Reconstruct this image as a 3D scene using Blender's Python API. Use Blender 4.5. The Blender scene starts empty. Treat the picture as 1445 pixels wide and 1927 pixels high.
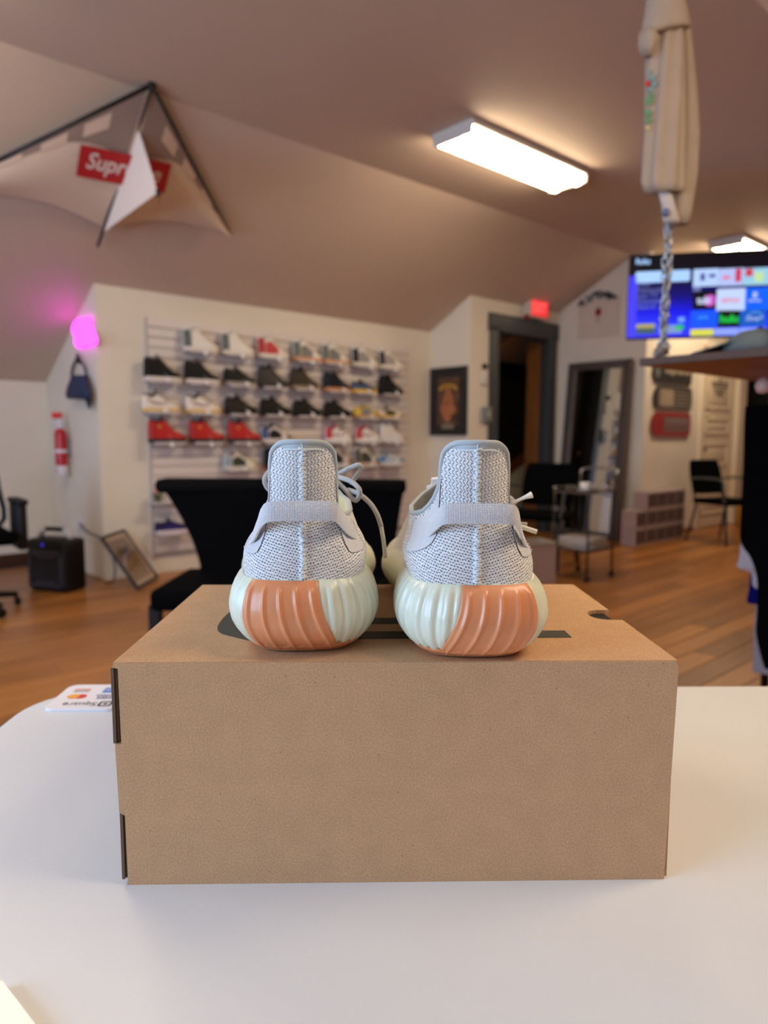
import bpy, bmesh, math, random
import numpy as np
from mathutils import Matrix, Vector
random.seed(7)
C = bpy.context.scene.collection
S = bpy.context.scene
R = math.radians

# ------------------------------------------------------------------ camera, world, light, exposure
CAM_H, PITCH, ROLL, FPX = 1.078, 0.1048, 0.003, 1336.0
cd = bpy.data.cameras.new('camera'); cam = bpy.data.objects.new('camera', cd); C.objects.link(cam)
cam.location = (0, 0, CAM_H)
cam.rotation_euler = (Matrix.Rotation(math.pi / 2 - PITCH, 3, 'X') @ Matrix.Rotation(ROLL, 3, 'Z')).to_euler()
cd.sensor_fit = 'HORIZONTAL'; cd.sensor_width = 36.0; cd.lens = 36.0 * FPX / 1445.0
cd.clip_start = 0.01; cd.clip_end = 60
cd.dof.use_dof = True; cd.dof.focus_distance = 0.445; cd.dof.aperture_fstop = 9.0
S.camera = cam
S.view_settings.view_transform = 'Standard'; S.view_settings.look = 'None'
S.view_settings.gamma = 1.0; S.view_settings.use_curve_mapping = False
S.view_settings.exposure = 0.16

w = bpy.data.worlds.new('world'); S.world = w; w.use_nodes = True
w.node_tree.nodes['Background'].inputs[0].default_value = (0.62, 0.78, 1.0, 1)
w.node_tree.nodes['Background'].inputs[1].default_value = 0.9

TH = R(48)                                   # room axes: U runs along the ridge, V towards the shoe wall
U = np.array([math.sin(TH), math.cos(TH), 0.0]); V = np.array([-math.cos(TH), math.sin(TH), 0.0])
ROT = R(42)
def UV(u, v, z=0.0): return U * u + V * v + np.array([0, 0, z])

def area(name, loc, direction, sx, sy, power, color):
    l = bpy.data.lights.new(name, 'AREA'); l.shape = 'RECTANGLE'; l.size = sx; l.size_y = sy
    l.energy = power; l.color = color
    o = bpy.data.objects.new(name, l); C.objects.link(o); o.location = loc
    o.rotation_euler = Vector(direction).to_track_quat('-Z', 'Y').to_euler()
    return o
area('gable_window_daylight', UV(-2.05, 1.15, 1.5), U - np.array([0, 0, .12]), 1.7, 1.3, 66, (0.44, 0.67, 1.0))
area('gable_window_daylight', UV(-2.05, 3.75, 1.45), U - np.array([0, 0, .08]), 1.3, 1.2, 44, (0.44, 0.67, 1.0))
TUBE_POWER = 30.0                            # emission of the fluorescent lenses
TUBE_COLOR = (255, 232, 196)

# ------------------------------------------------------------------ survey: where a sight line of the camera meets a plane of the room
O3 = np.array([0, 0, CAM_H])
def ray(px, py):
    a, b = px - 722.5, py - 963.5
    cr, sr = math.cos(ROLL), math.sin(ROLL)
    x, z = (a * cr + b * sr) / FPX, -(-a * sr + b * cr) / FPX
    c, s = math.cos(PITCH), math.sin(PITCH)
    return np.array([x, c + z * s, -s + z * c])
def on_z(px, py, z=0.0):
    d = ray(px, py); return O3 + d * (z - CAM_H) / d[2]
def on_y(px, py, y):
    d = ray(px, py); return O3 + d * y / d[1]
def on_v(px, py, v):
    d = ray(px, py); return O3 + d * v / (d @ V)
def on_u(px, py, u):
    d = ray(px, py); return O3 + d * u / (d @ U)
def uvz(p): return (float(p @ U), float(p @ V), float(p[2]))

# ------------------------------------------------------------------ materials
def lin(c):
    return tuple(((x / 255) / 12.92 if x / 255 <= 0.04045 else ((x / 255 + 0.055) / 1.055) ** 2.4) for x in c[:3]) + (1.0,)
MC = {}
def mat(name, col=(200, 200, 200), rough=0.5, metal=0.0, var=0.0, scale=20.0, bump=0.0, bscale=None, coat=0.0,
        emit=None, estr=0.0, trans=0.0, sss=0.0, stretch=None, spec=None, alpha=1.0):
    if name in MC: return MC[name]
    m = bpy.data.materials.new(name); m.use_nodes = True; MC[name] = m
    nt = m.node_tree; b = nt.nodes['Principled BSDF']
    b.inputs['Base Color'].default_value = lin(col)
    b.inputs['Roughness'].default_value = rough; b.inputs['Metallic'].default_value = metal
    b.inputs['Coat Weight'].default_value = coat
    b.inputs['Transmission Weight'].default_value = trans
    if spec is not None: b.inputs['Specular IOR Level'].default_value = spec
    if sss:
        b.inputs['Subsurface Weight'].default_value = sss
        b.inputs['Subsurface Scale'].default_value = 0.004
    b.inputs['Alpha'].default_value = alpha
    if emit is not None:
        b.inputs['Emission Color'].default_value = lin(emit); b.inputs['Emission Strength'].default_value = estr
    tc = None
    if var or bump:
        tc = nt.nodes.new('ShaderNodeTexCoord'); src = tc.outputs['Object']
        if stretch:
            mp = nt.nodes.new('ShaderNodeMapping'); mp.inputs['Scale'].default_value = stretch
            nt.links.new(src, mp.inputs['Vector']); src = mp.outputs['Vector']
    if var:
        n = nt.nodes.new('ShaderNodeTexNoise'); n.inputs['Scale'].default_value = scale; n.inputs['Detail'].default_value = 5
        nt.links.new(src, n.inputs['Vector'])
        r = nt.nodes.new('ShaderNodeMapRange'); r.inputs['From Min'].default_value = 0.3; r.inputs['From Max'].default_value = 0.7
        r.inputs['To Min'].default_value = 1 - var; r.inputs['To Max'].default_value = 1 + var
        nt.links.new(n.outputs['Fac'], r.inputs['Value'])
        mx = nt.nodes.new('ShaderNodeMix'); mx.data_type = 'RGBA'; mx.blend_type = 'MULTIPLY'
        mx.inputs['Factor'].default_value = 1.0; mx.inputs['A'].default_value = lin(col)
        nt.links.new(r.outputs['Result'], mx.inputs['B']); nt.links.new(mx.outputs['Result'], b.inputs['Base Color'])
    if bump:
        n2 = nt.nodes.new('ShaderNodeTexNoise'); n2.inputs['Scale'].default_value = bscale or scale; n2.inputs['Detail'].default_value = 4
        nt.links.new(src, n2.inputs['Vector'])
        bp = nt.nodes.new('ShaderNodeBump'); bp.inputs['Strength'].default_value = bump; bp.inputs['Distance'].default_value = 0.002
        nt.links.new(n2.outputs['Fac'], bp.inputs['Height']); nt.links.new(bp.outputs['Normal'], b.inputs['Normal'])
    return m
def nodes_of(m): return m.node_tree.nodes, m.node_tree.links, m.node_tree.nodes['Principled BSDF']
def mnode(nt, op, a, b=None, clamp=False):
    n = nt.nodes.new('ShaderNodeMath'); n.operation = op; n.use_clamp = clamp
    for i, x in enumerate((a, b)):
        if x is None: continue
        if isinstance(x, (int, float)): n.inputs[i].default_value = x
        else: nt.links.new(x, n.inputs[i])
    return n.outputs[0]

def knit_material(name, light, dark, pu, pv, pu2, pv2, zsplit):
    """Knitted cloth: rows of small recessed gaps between the stitches (UV in millimetres)."""
    m = mat(name, light, rough=0.85); nt = m.node_tree; N, L, b = nodes_of(m)
    uvn = N.new('ShaderNodeUVMap'); uvn.uv_map = 'UVMap'
    sp = N.new('ShaderNodeSeparateXYZ'); L.new(uvn.outputs[0], sp.inputs[0])
    nz = N.new('ShaderNodeTexNoise'); nz.inputs['Scale'].default_value = 0.35; nz.inputs['Detail'].default_value = 2
    L.new(uvn.outputs[0], nz.inputs['Vector'])
    wob = mnode(nt, 'MULTIPLY', mnode(nt, 'SUBTRACT', nz.outputs['Fac'], 0.5), 2.2)
    def gaps(pu, pv, wx, wy, slant):
        vv = mnode(nt, 'DIVIDE', mnode(nt, 'ADD', sp.outputs['Y'], mnode(nt, 'ADD', mnode(nt, 'MULTIPLY', sp.outputs['X'], slant), wob)), pv)
        row = mnode(nt, 'FLOOR', vv); fv = mnode(nt, 'FRACT', vv)
        uu = mnode(nt, 'ADD', mnode(nt, 'DIVIDE', mnode(nt, 'ADD', sp.outputs['X'], mnode(nt, 'MULTIPLY', wob, .5)), pu), mnode(nt, 'MULTIPLY', row, 0.5))
        fu = mnode(nt, 'FRACT', uu)
        ay = mnode(nt, 'ABSOLUTE', mnode(nt, 'SUBTRACT', fv, 0.5)); ax = mnode(nt, 'ABSOLUTE', mnode(nt, 'SUBTRACT', fu, 0.5))
        def soft(a, wd):
            r = N.new('ShaderNodeMapRange'); r.interpolation_type = 'SMOOTHSTEP'
            r.inputs['From Min'].default_value = wd + 0.13; r.inputs['From Max'].default_value = wd - 0.08
            L.new(a, r.inputs['Value']); return r.outputs[0]
        g = mnode(nt, 'MULTIPLY', soft(ay, wy), soft(ax, wx))
        hump = mnode(nt, 'MULTIPLY', mnode(nt, 'SUBTRACT', 0.5, ay), mnode(nt, 'SUBTRACT', 0.6, ax))
        return g, hump
    g1, h1 = gaps(pu, pv, 0.26, 0.13, 0.0)
    # plump herringbone stitches: slanting gaps that lean the other way in every second row
    v2 = mnode(nt, 'DIVIDE', mnode(nt, 'ADD', sp.outputs['Y'], mnode(nt, 'MULTIPLY', wob, .7)), pv2); r2 = mnode(nt, 'FLOOR', v2); f2 = mnode(nt, 'SUBTRACT', mnode(nt, 'FRACT', v2), .5)
    sg = mnode(nt, 'SUBTRACT', 1.0, mnode(nt, 'MULTIPLY', mnode(nt, 'ABSOLUTE', mnode(nt, 'MODULO', r2, 2.0)), 2.0))
    u2 = mnode(nt, 'ADD', mnode(nt, 'ADD', mnode(nt, 'DIVIDE', sp.outputs['X'], pu2), mnode(nt, 'MULTIPLY', wob, .22)), mnode(nt, 'MULTIPLY', mnode(nt, 'MULTIPLY', f2, sg), .75))
    d2 = mnode(nt, 'ABSOLUTE', mnode(nt, 'SUBTRACT', mnode(nt, 'FRACT', u2), .5)); e2 = mnode(nt, 'ABSOLUTE', f2)
    def softl(a, wd, so_):
        r = N.new('ShaderNodeMapRange'); r.interpolation_type = 'SMOOTHSTEP'; r.inputs['From Min'].default_value = wd + so_; r.inputs['From Max'].default_value = wd
        L.new(a, r.inputs['Value']); return r.outputs[0]
    g2 = mnode(nt, 'MULTIPLY', mnode(nt, 'MULTIPLY', softl(d2, .03, .13), softl(e2, .30, .14)), .95)
    h2 = mnode(nt, 'MULTIPLY', mnode(nt, 'MULTIPLY', mnode(nt, 'SUBTRACT', .55, e2), mnode(nt, 'MINIMUM', d2, .35)), 1.6)
    tc = N.new('ShaderNodeTexCoord'); so = N.new('ShaderNodeSeparateXYZ'); L.new(tc.outputs['Object'], so.inputs[0])
    mr = N.new('ShaderNodeMapRange'); mr.inputs['From Min'].default_value = zsplit - .004; mr.inputs['From Max'].default_value = zsplit + .004
    L.new(so.outputs['Z'], mr.inputs['Value'])
    def mixf(a, b_):
        mx = N.new('ShaderNodeMix'); mx.data_type = 'FLOAT'; L.new(mr.outputs[0], mx.inputs['Factor']); L.new(a, mx.inputs['A']); L.new(b_, mx.inputs['B']); return mx.outputs['Result']
    g = mixf(g1, g2); h = mixf(h1, h2)
    mc = N.new('ShaderNodeMix'); mc.data_type = 'RGBA'; mc.inputs['A'].default_value = lin(light); mc.inputs['B'].default_value = lin(dark)
    L.new(g, mc.inputs['Factor']); L.new(mc.outputs['Result'], b.inputs['Base Color'])
    ht = mnode(nt, 'SUBTRACT', mnode(nt, 'MULTIPLY', h, 1.6), g)
    bp = N.new('ShaderNodeBump'); bp.inputs['Strength'].default_value = 0.9; bp.inputs['Distance'].default_value = 0.0009
    L.new(ht, bp.inputs['Height']); L.new(bp.outputs['Normal'], b.inputs['Normal'])
    return m

def weave_material(name, light, dark, p):
    m = mat(name, light, rough=0.75); nt = m.node_tree; N, L, b = nodes_of(m)
    uvn = N.new('ShaderNodeUVMap'); uvn.uv_map = 'UVMap'
    sp = N.new('ShaderNodeSeparateXYZ'); L.new(uvn.outputs[0], sp.inputs[0])
    a = mnode(nt, 'SINE', mnode(nt, 'MULTIPLY', mnode(nt, 'ADD', sp.outputs['X'], sp.outputs['Y']), 2 * math.pi / p))
    c = mnode(nt, 'SINE', mnode(nt, 'MULTIPLY', mnode(nt, 'SUBTRACT', sp.outputs['X'], sp.outputs['Y']), 2 * math.pi / p))
    h = mnode(nt, 'ADD', mnode(nt, 'MULTIPLY', mnode(nt, 'MULTIPLY', a, c), 0.5), 0.5)
    mc = N.new('ShaderNodeMix'); mc.data_type = 'RGBA'; mc.inputs['A'].default_value = lin(dark); mc.inputs['B'].default_value = lin(light)
    L.new(mnode(nt, 'POWER', h, 0.6), mc.inputs['Factor']); L.new(mc.outputs['Result'], b.inputs['Base Color'])
    bp = N.new('ShaderNodeBump'); bp.inputs['Strength'].default_value = 0.8; bp.inputs['Distance'].default_value = 0.0006
    L.new(h, bp.inputs['Height']); L.new(bp.outputs['Normal'], b.inputs['Normal'])
    return m

def kraft_material(name, col):
    m = mat(name, col, rough=0.8); nt = m.node_tree; N, L, b = nodes_of(m)
    tc = N.new('ShaderNodeTexCoord')
    def noise(sc, det=3):
        n = N.new('ShaderNodeTexNoise'); n.inputs['Scale'].default_value = sc; n.inputs['Detail'].default_value = det
        L.new(tc.outputs['Object'], n.inputs['Vector']); return n.outputs['Fac']
    def rng(x, a, b_, c, d):
        r = N.new('ShaderNodeMapRange'); L.new(x, r.inputs['Value'])
        for k, q in zip(('From Min', 'From Max', 'To Min', 'To Max'), (a, b_, c, d)): r.inputs[k].default_value = q
        return r.outputs[0]
    f1 = rng(noise(900, 2), .35, .65, .86, 1.10); f2 = rng(noise(60), .3, .7, .96, 1.04)
    v = N.new('ShaderNodeTexVoronoi'); v.inputs['Scale'].default_value = 110; L.new(tc.outputs['Object'], v.inputs['Vector'])
    sp1 = rng(v.outputs['Distance'], .035, .07, .55, 1.0)
    v2 = N.new('ShaderNodeTexVoronoi'); v2.inputs['Scale'].default_value = 150; L.new(tc.outputs['Object'], v2.inputs['Vector'])
    sp2 = rng(v2.outputs['Distance'], .03, .06, 1.25, 1.0)
    k = mnode(nt, 'MULTIPLY', mnode(nt, 'MULTIPLY', f1, f2), mnode(nt, 'MULTIPLY', sp1, sp2))
    mx = N.new('ShaderNodeMix'); mx.data_type = 'RGBA'; mx.blend_type = 'MULTIPLY'; mx.inputs['Factor'].default_value = 1
    mx.inputs['A'].default_value = lin(col); L.new(k, mx.inputs['B']); L.new(mx.outputs['Result'], b.inputs['Base Color'])
    bp = N.new('ShaderNodeBump'); bp.inputs['Strength'].default_value = .25; bp.inputs['Distance'].default_value = .0005
    L.new(f1, bp.inputs['Height']); L.new(bp.outputs['Normal'], b.inputs['Normal'])
    return m

def plank_material(name, a, b_):
    m = mat(name, a, rough=0.33); nt = m.node_tree; N, L, b = nodes_of(m)
    tc = N.new('ShaderNodeTexCoord'); oi = N.new('ShaderNodeObjectInfo')
    mp = N.new('ShaderNodeMapping'); mp.inputs['Scale'].default_value = (1.2, 22, 22); L.new(tc.outputs['Object'], mp.inputs['Vector'])
    ad = N.new('ShaderNodeVectorMath'); ad.operation = 'ADD'; L.new(mp.outputs[0], ad.inputs[0])
    cb = N.new('ShaderNodeCombineXYZ'); L.new(mnode(nt, 'MULTIPLY', oi.outputs['Random'], 90), cb.inputs[0]); L.new(cb.outputs[0], ad.inputs[1])
    n = N.new('ShaderNodeTexNoise'); n.inputs['Scale'].default_value = 1.6; n.inputs['Detail'].default_value = 6; L.new(ad.outputs[0], n.inputs['Vector'])
    k = mnode(nt, 'ADD', mnode(nt, 'MULTIPLY', n.outputs['Fac'], .75), mnode(nt, 'MULTIPLY', oi.outputs['Random'], .45))
    r = N.new('ShaderNodeValToRGB'); r.color_ramp.elements[0].position = .25; r.color_ramp.elements[1].position = .9
    r.color_ramp.elements[0].color = lin(a); r.color_ramp.elements[1].color = lin(b_)
    L.new(k, r.inputs['Fac']); L.new(r.outputs['Color'], b.inputs['Base Color'])
    return m

# ------------------------------------------------------------------ objects
ROOTS = {}
def thing(name, label, cat, loc=(0, 0, 0), rotz=0.0, group=None, rot=None):
    o = bpy.data.objects.new(name, None); C.objects.link(o); o.empty_display_size = .05
    o.location = tuple(float(x) for x in loc)
    e = rot if rot is not None else Matrix.Rotation(rotz, 3, 'Z').to_euler()
    o.rotation_euler = e
    ROOTS[o.name] = Matrix.Translation(o.location) @ e.to_matrix().to_4x4()
    o['label'] = label; o['category'] = cat
    if group: o['group'] = group
    return o
def tag(o, label, cat, group=None):
    o['label'] = label; o['category'] = cat
    if group: o['group'] = group
    return o
def root_of(o):
    while o.parent: o = o.parent
    return o

class MB:
    def __init__(s): s.v = []; s.f = []; s.uv = None
    def add(s, vs, fs):
        k = len(s.v); s.v += [tuple(float(c) for c in p) for p in vs]; s.f += [tuple(i + k for i in f) for f in fs]; return s
    def box(s, lo, hi, M=None):
        x0, y0, z0 = lo; x1, y1, z1 = hi
        p = [(x0, y0, z0), (x1, y0, z0), (x1, y1, z0), (x0, y1, z0), (x0, y0, z1), (x1, y0, z1), (x1, y1, z1), (x0, y1, z1)]
        if M is not None: p = [tuple(M @ Vector(q)) for q in p]
        return s.add(p, [(0, 3, 2, 1), (4, 5, 6, 7), (0, 1, 5, 4), (1, 2, 6, 5), (2, 3, 7, 6), (3, 0, 4, 7)])
    def bbox(s, lo, hi, b=.01, M=None, seg=3):
        """box with rounded edges"""
        bm = bmesh.new(); bmesh.ops.create_cube(bm, size=1)
        for q in bm.verts:
            q.co = Vector([(lo[i] + hi[i]) / 2 + q.co[i] * (hi[i] - lo[i]) for i in range(3)])
        b = min(b, .49 * min(hi[i] - lo[i] for i in range(3)))
        bmesh.ops.bevel(bm, geom=bm.edges[:], offset=b, segments=seg, profile=.5, affect='EDGES')
        if M is not None: bm.transform(M)
        bm.verts.index_update()
        s.add([q.co[:] for q in bm.verts], [[q.index for q in f.verts] for f in bm.faces]); bm.free(); return s
    def prism(s, poly, vec):
        """closed polygon (list of 3-D points) pushed along vec"""
        n = len(poly); a = [np.array(p, float) for p in poly]; vec = np.array(vec, float)
        nrm = sum((np.cross(a[i] - a[0], a[(i + 1) % n] - a[0]) for i in range(n)), np.zeros(3))
        if nrm @ vec > 0: a = a[::-1]
        b = [p + vec for p in a]
        return s.add(a + b, [tuple(range(n)), tuple(range(2 * n - 1, n - 1, -1))] + [(i, i + n, (i + 1) % n + n, (i + 1) % n) for i in range(n)])
    def tube(s, pts, r, seg=8, closed=False, cap=True, flat=1.0):
        P = [np.array(p, float) for p in pts]; n = len(P)
        rr = r if hasattr(r, '__len__') else [r] * n
        up = np.array([.13, .21, .97]); rings = []; prev = None
        for i in range(n):
            a = P[(i + 1) % n] if (closed or i < n - 1) else P[i]; c = P[i - 1] if (closed or i > 0) else P[i]
            t = a - c; t = t / (np.linalg.norm(t) + 1e-12)
            x = np.cross(up, t) if prev is None else prev - t * (prev @ t)
            if np.linalg.norm(x) < 1e-6: x = np.cross([1, 0, 0], t)
            x /= np.linalg.norm(x); y = np.cross(t, x); prev = x
            rings.append([P[i] + rr[i] * (math.cos(2 * math.pi * k / seg) * x + flat * math.sin(2 * math.pi * k / seg) * y) for k in range(seg)])
        vs = [p for q in rings for p in q]; fs = []
        for i in range(n if closed else n - 1):
            j = (i + 1) % n
            fs += [(i * seg + k, i * seg + (k + 1) % seg, j * seg + (k + 1) % seg, j * seg + k) for k in range(seg)]
        if cap and not closed: fs += [tuple(range(seg - 1, -1, -1)), tuple((n - 1) * seg + k for k in range(seg))]
        return s.add(vs, fs)
    def bar(s, a, b, r, seg=8): return s.tube([a, b], r, seg)
    def lathe(s, prof, seg=20, M=None):
        vs = []; fs = []; n = len(prof)
        for r, z in prof:
            for k in range(seg):
                p = Vector((r * math.cos(2 * math.pi * k / seg), r * math.sin(2 * math.pi * k / seg), z)); vs.append(tuple(M @ p) if M is not None else tuple(p))
        for i in range(n - 1): fs += [(i * seg + k, i * seg + (k + 1) % seg, (i + 1) * seg + (k + 1) % seg, (i + 1) * seg + k) for k in range(seg)]
        fs += [tuple(range(seg - 1, -1, -1)), tuple((n - 1) * seg + k for k in range(seg))]
        return s.add(vs, fs)
    def grid(s, G, closed_u=False, flip=False):
        """G[i][j] points"""
        nu, nv = len(G), len(G[0]); vs = [p for row in G for p in row]; fs = []
        for i in range(nu if closed_u else nu - 1):
            a = i * nv; b = ((i + 1) % nu) * nv
            for j in range(nv - 1):
                q = (a + j, b + j, b + j + 1, a + j + 1); fs.append(q[::-1] if flip else q)
        return s.add(vs, fs)
    def sheet(s, G, thick, closed_u=False):
        """grid with thickness (second skin offset along averaged normals)"""
        A = np.array(G, float); nu, nv, _ = A.shape
        if closed_u: du = np.roll(A, -1, 0) - np.roll(A, 1, 0)
        else: du = np.gradient(A, axis=0)
        dv = np.gradient(A, axis=1); nr = np.cross(du, dv); nr /= (np.linalg.norm(nr, axis=2, keepdims=True) + 1e-12)
        B = A - nr * thick
        s.grid(A.tolist(), closed_u); s.grid(B.tolist(), closed_u, flip=True)
        k = len(s.v) - 2 * nu * nv; idx = lambda q, i, j: k + q * nu * nv + i * nv + j
        for i in range(nu if closed_u else nu - 1):
            i2 = (i + 1) % nu
            s.f.append((idx(0, i2, 0), idx(0, i, 0), idx(1, i, 0), idx(1, i2, 0)))
            s.f.append((idx(0, i, nv - 1), idx(0, i2, nv - 1), idx(1, i2, nv - 1), idx(1, i, nv - 1)))
        if not closed_u:
            for j in range(nv - 1):
                s.f.append((idx(0, 0, j), idx(0, 0, j + 1), idx(1, 0, j + 1), idx(1, 0, j)))
                s.f.append((idx(0, nu - 1, j + 1), idx(0, nu - 1, j), idx(1, nu - 1, j), idx(1, nu - 1, j + 1)))
        return s
    def mesh(s, name, mats, smooth=None, uv=None):
        me = bpy.data.meshes.new(name); me.from_pydata(s.v, [], s.f)
        for m in (mats if isinstance(mats, (list, tuple)) else [mats]): me.materials.append(m)
        if smooth:
            me.polygons.foreach_set('use_smooth', [True] * len(me.polygons))
            if smooth is not True: me.set_sharp_from_angle(angle=R(smooth))
        if uv is not None:
            l = me.uv_layers.new(name='UVMap')
            vi = np.empty(len(me.loops), np.int32); me.loops.foreach_get('vertex_index', vi)
            l.data.foreach_set('uv', np.array(uv, np.float32)[vi].ravel())
        me.update(); return me
    def build(s, name, m, parent=None, smooth=None, world=False, uv=None, label=None, kind=None):
        if world and parent is not None:
            M = ROOTS[root_of(parent).name].inverted(); s.v = [tuple(M @ Vector(p)) for p in s.v]
        o = bpy.data.objects.new(name, s.mesh(name, m, smooth, uv)); C.objects.link(o)
        if parent is not None: o.parent = parent
        if label: o['label'] = label
        if kind: o['kind'] = kind
        return o
def struct(name, mb, m, parent=None, smooth=None):
    o = mb.build(name, m, parent, smooth)
    if parent is None: o['kind'] = 'structure'
    return o
def dup(root, loc, rotz, label, group=None, cat=None):
    r = root.copy(); C.objects.link(r); r.location = tuple(float(x) for x in loc); r.rotation_euler = (0, 0, rotz)
    r['label'] = label
    if group: r['group'] = group
    ROOTS[r.name] = Matrix.Translation(r.location) @ Matrix.Rotation(rotz, 4, 'Z')
    for ch in list(root.children):
        c = ch.copy(); C.objects.link(c); c.parent = r
        for g in list(ch.children):
            d = g.copy(); C.objects.link(d); d.parent = c
    return r
def text_pts(body, shear=0.0, bold=0.0, depth=0.0):
    """glyphs of a text as (verts, faces), x and y scaled to its own box"""
    cu = bpy.data.curves.new('t', 'FONT'); cu.body = body; cu.shear = shear; cu.offset = bold; cu.resolution_u = 3
    ob = bpy.data.objects.new('t', cu); C.objects.link(ob)
    bpy.context.view_layer.update()
    me = bpy.data.meshes.new_from_object(ob.evaluated_get(bpy.context.evaluated_depsgraph_get()))
    vs = [v.co.copy() for v in me.vertices]; fs = [tuple(p.vertices) for p in me.polygons]
    bpy.data.objects.remove(ob); bpy.data.curves.remove(cu); bpy.data.meshes.remove(me)
    xs = [v.x for v in vs]; ys = [v.y for v in vs]
    x0, x1, y0, y1 = min(xs), max(xs), min(ys), max(ys)
    return [((v.x - x0) / (x1 - x0), (v.y - y0) / (y1 - y0)) for v in vs], fs, (x1 - x0) / (y1 - y0)
def text_on(body, o, ex, ey, shear=0.0, bold=0.0, cap=None):
    """text laid on the parallelogram o + a*ex + b*ey"""
    vs, fs, asp = text_pts(body, shear, bold); o, ex, ey = (np.array(q, float) for q in (o, ex, ey))
    mb = MB(); mb.add([o + a * ex + b * ey for a, b in vs], fs)
    n = np.cross(ex, ey)
    return mb
def rrect(w, h, r, n=5):
    pts = []
    for cx, cy, a in ((w / 2 - r, h / 2 - r, 0), (-w / 2 + r, h / 2 - r, 90), (-w / 2 + r, -h / 2 + r, 180), (w / 2 - r, -h / 2 + r, 270)):
        for k in range(n + 1):
            t = R(a + 90 * k / n); pts.append((cx + r * math.cos(t), cy + r * math.sin(t)))
    return pts
def spline(pts, n=8, closed=False):
    P = np.array(pts, float); out = []; m = len(P)
    for i in range(m if closed else m - 1):
        if closed: p0, p1, p2, p3 = P[i - 1], P[i], P[(i + 1) % m], P[(i + 2) % m]
        else: p0, p1, p2, p3 = P[max(i - 1, 0)], P[i], P[i + 1], P[min(i + 2, m - 1)]
        for k in range(n):
            t = k / n
            out.append(.5 * ((2 * p1) + (p2 - p0) * t + (2 * p0 - 5 * p1 + 4 * p2 - p3) * t * t + (3 * p1 - p0 - 3 * p2 + p3) * t ** 3))
    if not closed: out.append(P[-1])
    return np.array(out)

# ------------------------------------------------------------------ the room
SW, SWZ, SL, HC = 5.33, 2.18, 0.54, 2.95      # shoe wall (v, height), roof slope, flat ceiling height
VC = SW - (HC - SWZ) / SL                     # crease between slope and flat ceiling
VC2 = 1.36
def slope_z(v): return SWZ + SL * (SW - v)
paint = mat('wall_paint', (228, 219, 204), rough=.75, var=.02, scale=3)
ceil_paint = mat('ceiling_paint', (206, 184, 166), rough=.7, var=.015, scale=2)
grey_trim = mat('grey_trim', (56, 56, 59), rough=.5)
dark = mat('dark_paint_and_gloom', (14, 13, 13), rough=.8)  # near-black stairwell; for the hall, its darkness is put into the colour
floor_wood = plank_material('oak_planks', (116, 68, 24), (190, 125, 58))
sub = mat('subfloor', (70, 42, 18), rough=.8)

def pr(poly_uvz, vec):                        # prism given in room coordinates
    return MB().prism([UV(*p) for p in poly_uvz], UV(*vec))
fl = struct('floor', pr([(-2.4, -1.9, -.06), (10.8, -1.9, -.06), (10.8, 7.0, -.06), (-2.4, 7.0, -.06)], (0, 0, .048)), sub)
# planks: they run along the ridge
pw, pl = 0.126, 2.05
pm = MB().bbox((0, .0012, -.011), (pl - .003, pw - .0012, 0), .0016, seg=1).mesh('plank', floor_wood)
row = 0; vv = 0.05
while vv < SW - .02:
    off = (row * 0.77) % pl
    uu = -.3 - off if vv < 2 else .55 - off
    while uu < 9.6:
        mid = UV(uu + pl / 2, vv + pw / 2)
        y = mid[1]; x = mid[0]
        if y > .9 and abs(x) < .62 * y + 1.1:
            o = bpy.data.objects.new('plank', pm); C.objects.link(o); o.parent = fl
            o.location = tuple(UV(uu, vv, 0)); o.rotation_euler = (0, 0, ROT)
        uu += pl
    vv += pw; row += 1
rest = MB()
for k in range(int(8.3 / pw)):
    v0 = -1.87 + k * pw
    for j in range(6):
        u0 = -2.38 + 2.18 * j + (.7 if k % 2 else 0) - (.7 if k % 2 and j == 0 else 0); u1 = -2.38 + 2.18 * (j + 1) + (.7 if k % 2 and j < 5 else 0)
        rest.add([tuple(p) for p in (UV(u0, v0, -.0045), UV(u1 - .003, v0, -.0045), UV(u1 - .003, v0 + pw - .002, -.0045), UV(u0, v0 + pw - .002, -.0045))], [(0, 1, 2, 3)])
r_ = rest.build('plank_rest', floor_wood, fl); r_['kind'] = 'stuff'

ce = MB().prism([UV(-2.4, VC2, HC), UV(10.8, VC2, HC), UV(10.8, VC, HC), UV(-2.4, VC, HC)], (0, 0, .1))
struct('ceiling', ce, ceil_paint)
struct('ceiling_slope', pr([(-2.4, VC, HC), (-2.4, 6.75, slope_z(6.75)), (-2.4, 6.75, slope_z(6.75) + .1), (-2.4, VC, HC + .1)], (13.2, 0, 0)), ceil_paint)
struct('ceiling_slope', pr([(-2.4, VC2, HC), (-2.4, -1.9, HC - SL * (VC2 + 1.9)), (-2.4, -1.9, HC - SL * (VC2 + 1.9) + .1), (-2.4, VC2, HC + .1)], (13.2, 0, 0)), ceil_paint)
ZT = slope_z
UN, UF, UM, VD, VM, VK = 1.97, 5.45, 6.95, 4.78, 3.71, 6.52
struct('wall_back', pr([(UN, SW, 0), (UN, SW, SWZ), (UN, SW + .1, ZT(SW + .1)), (UN, SW + .1, 0)], (UF - UN + .1, 0, 0)), paint)
struct('wall_left', pr([(UN, SW + .1, 0), (UN, SW + .1, ZT(SW + .1)), (UN, VK, ZT(VK)), (UN, VK, 0)], (.1, 0, 0)), paint)
struct('wall_knee', pr([(-2.4, VK, 0), (-2.4, VK, ZT(VK)), (-2.4, VK + .1, ZT(VK + .1)), (-2.4, VK + .1, 0)], (UN + 2.5, 0, 0)), paint)
struct('wall_corner', pr([(UF, SW, 0), (UF, SW, SWZ), (UF, VD, ZT(VD)), (UF, VD, 0)], (.1, 0, 0)), paint)
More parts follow.
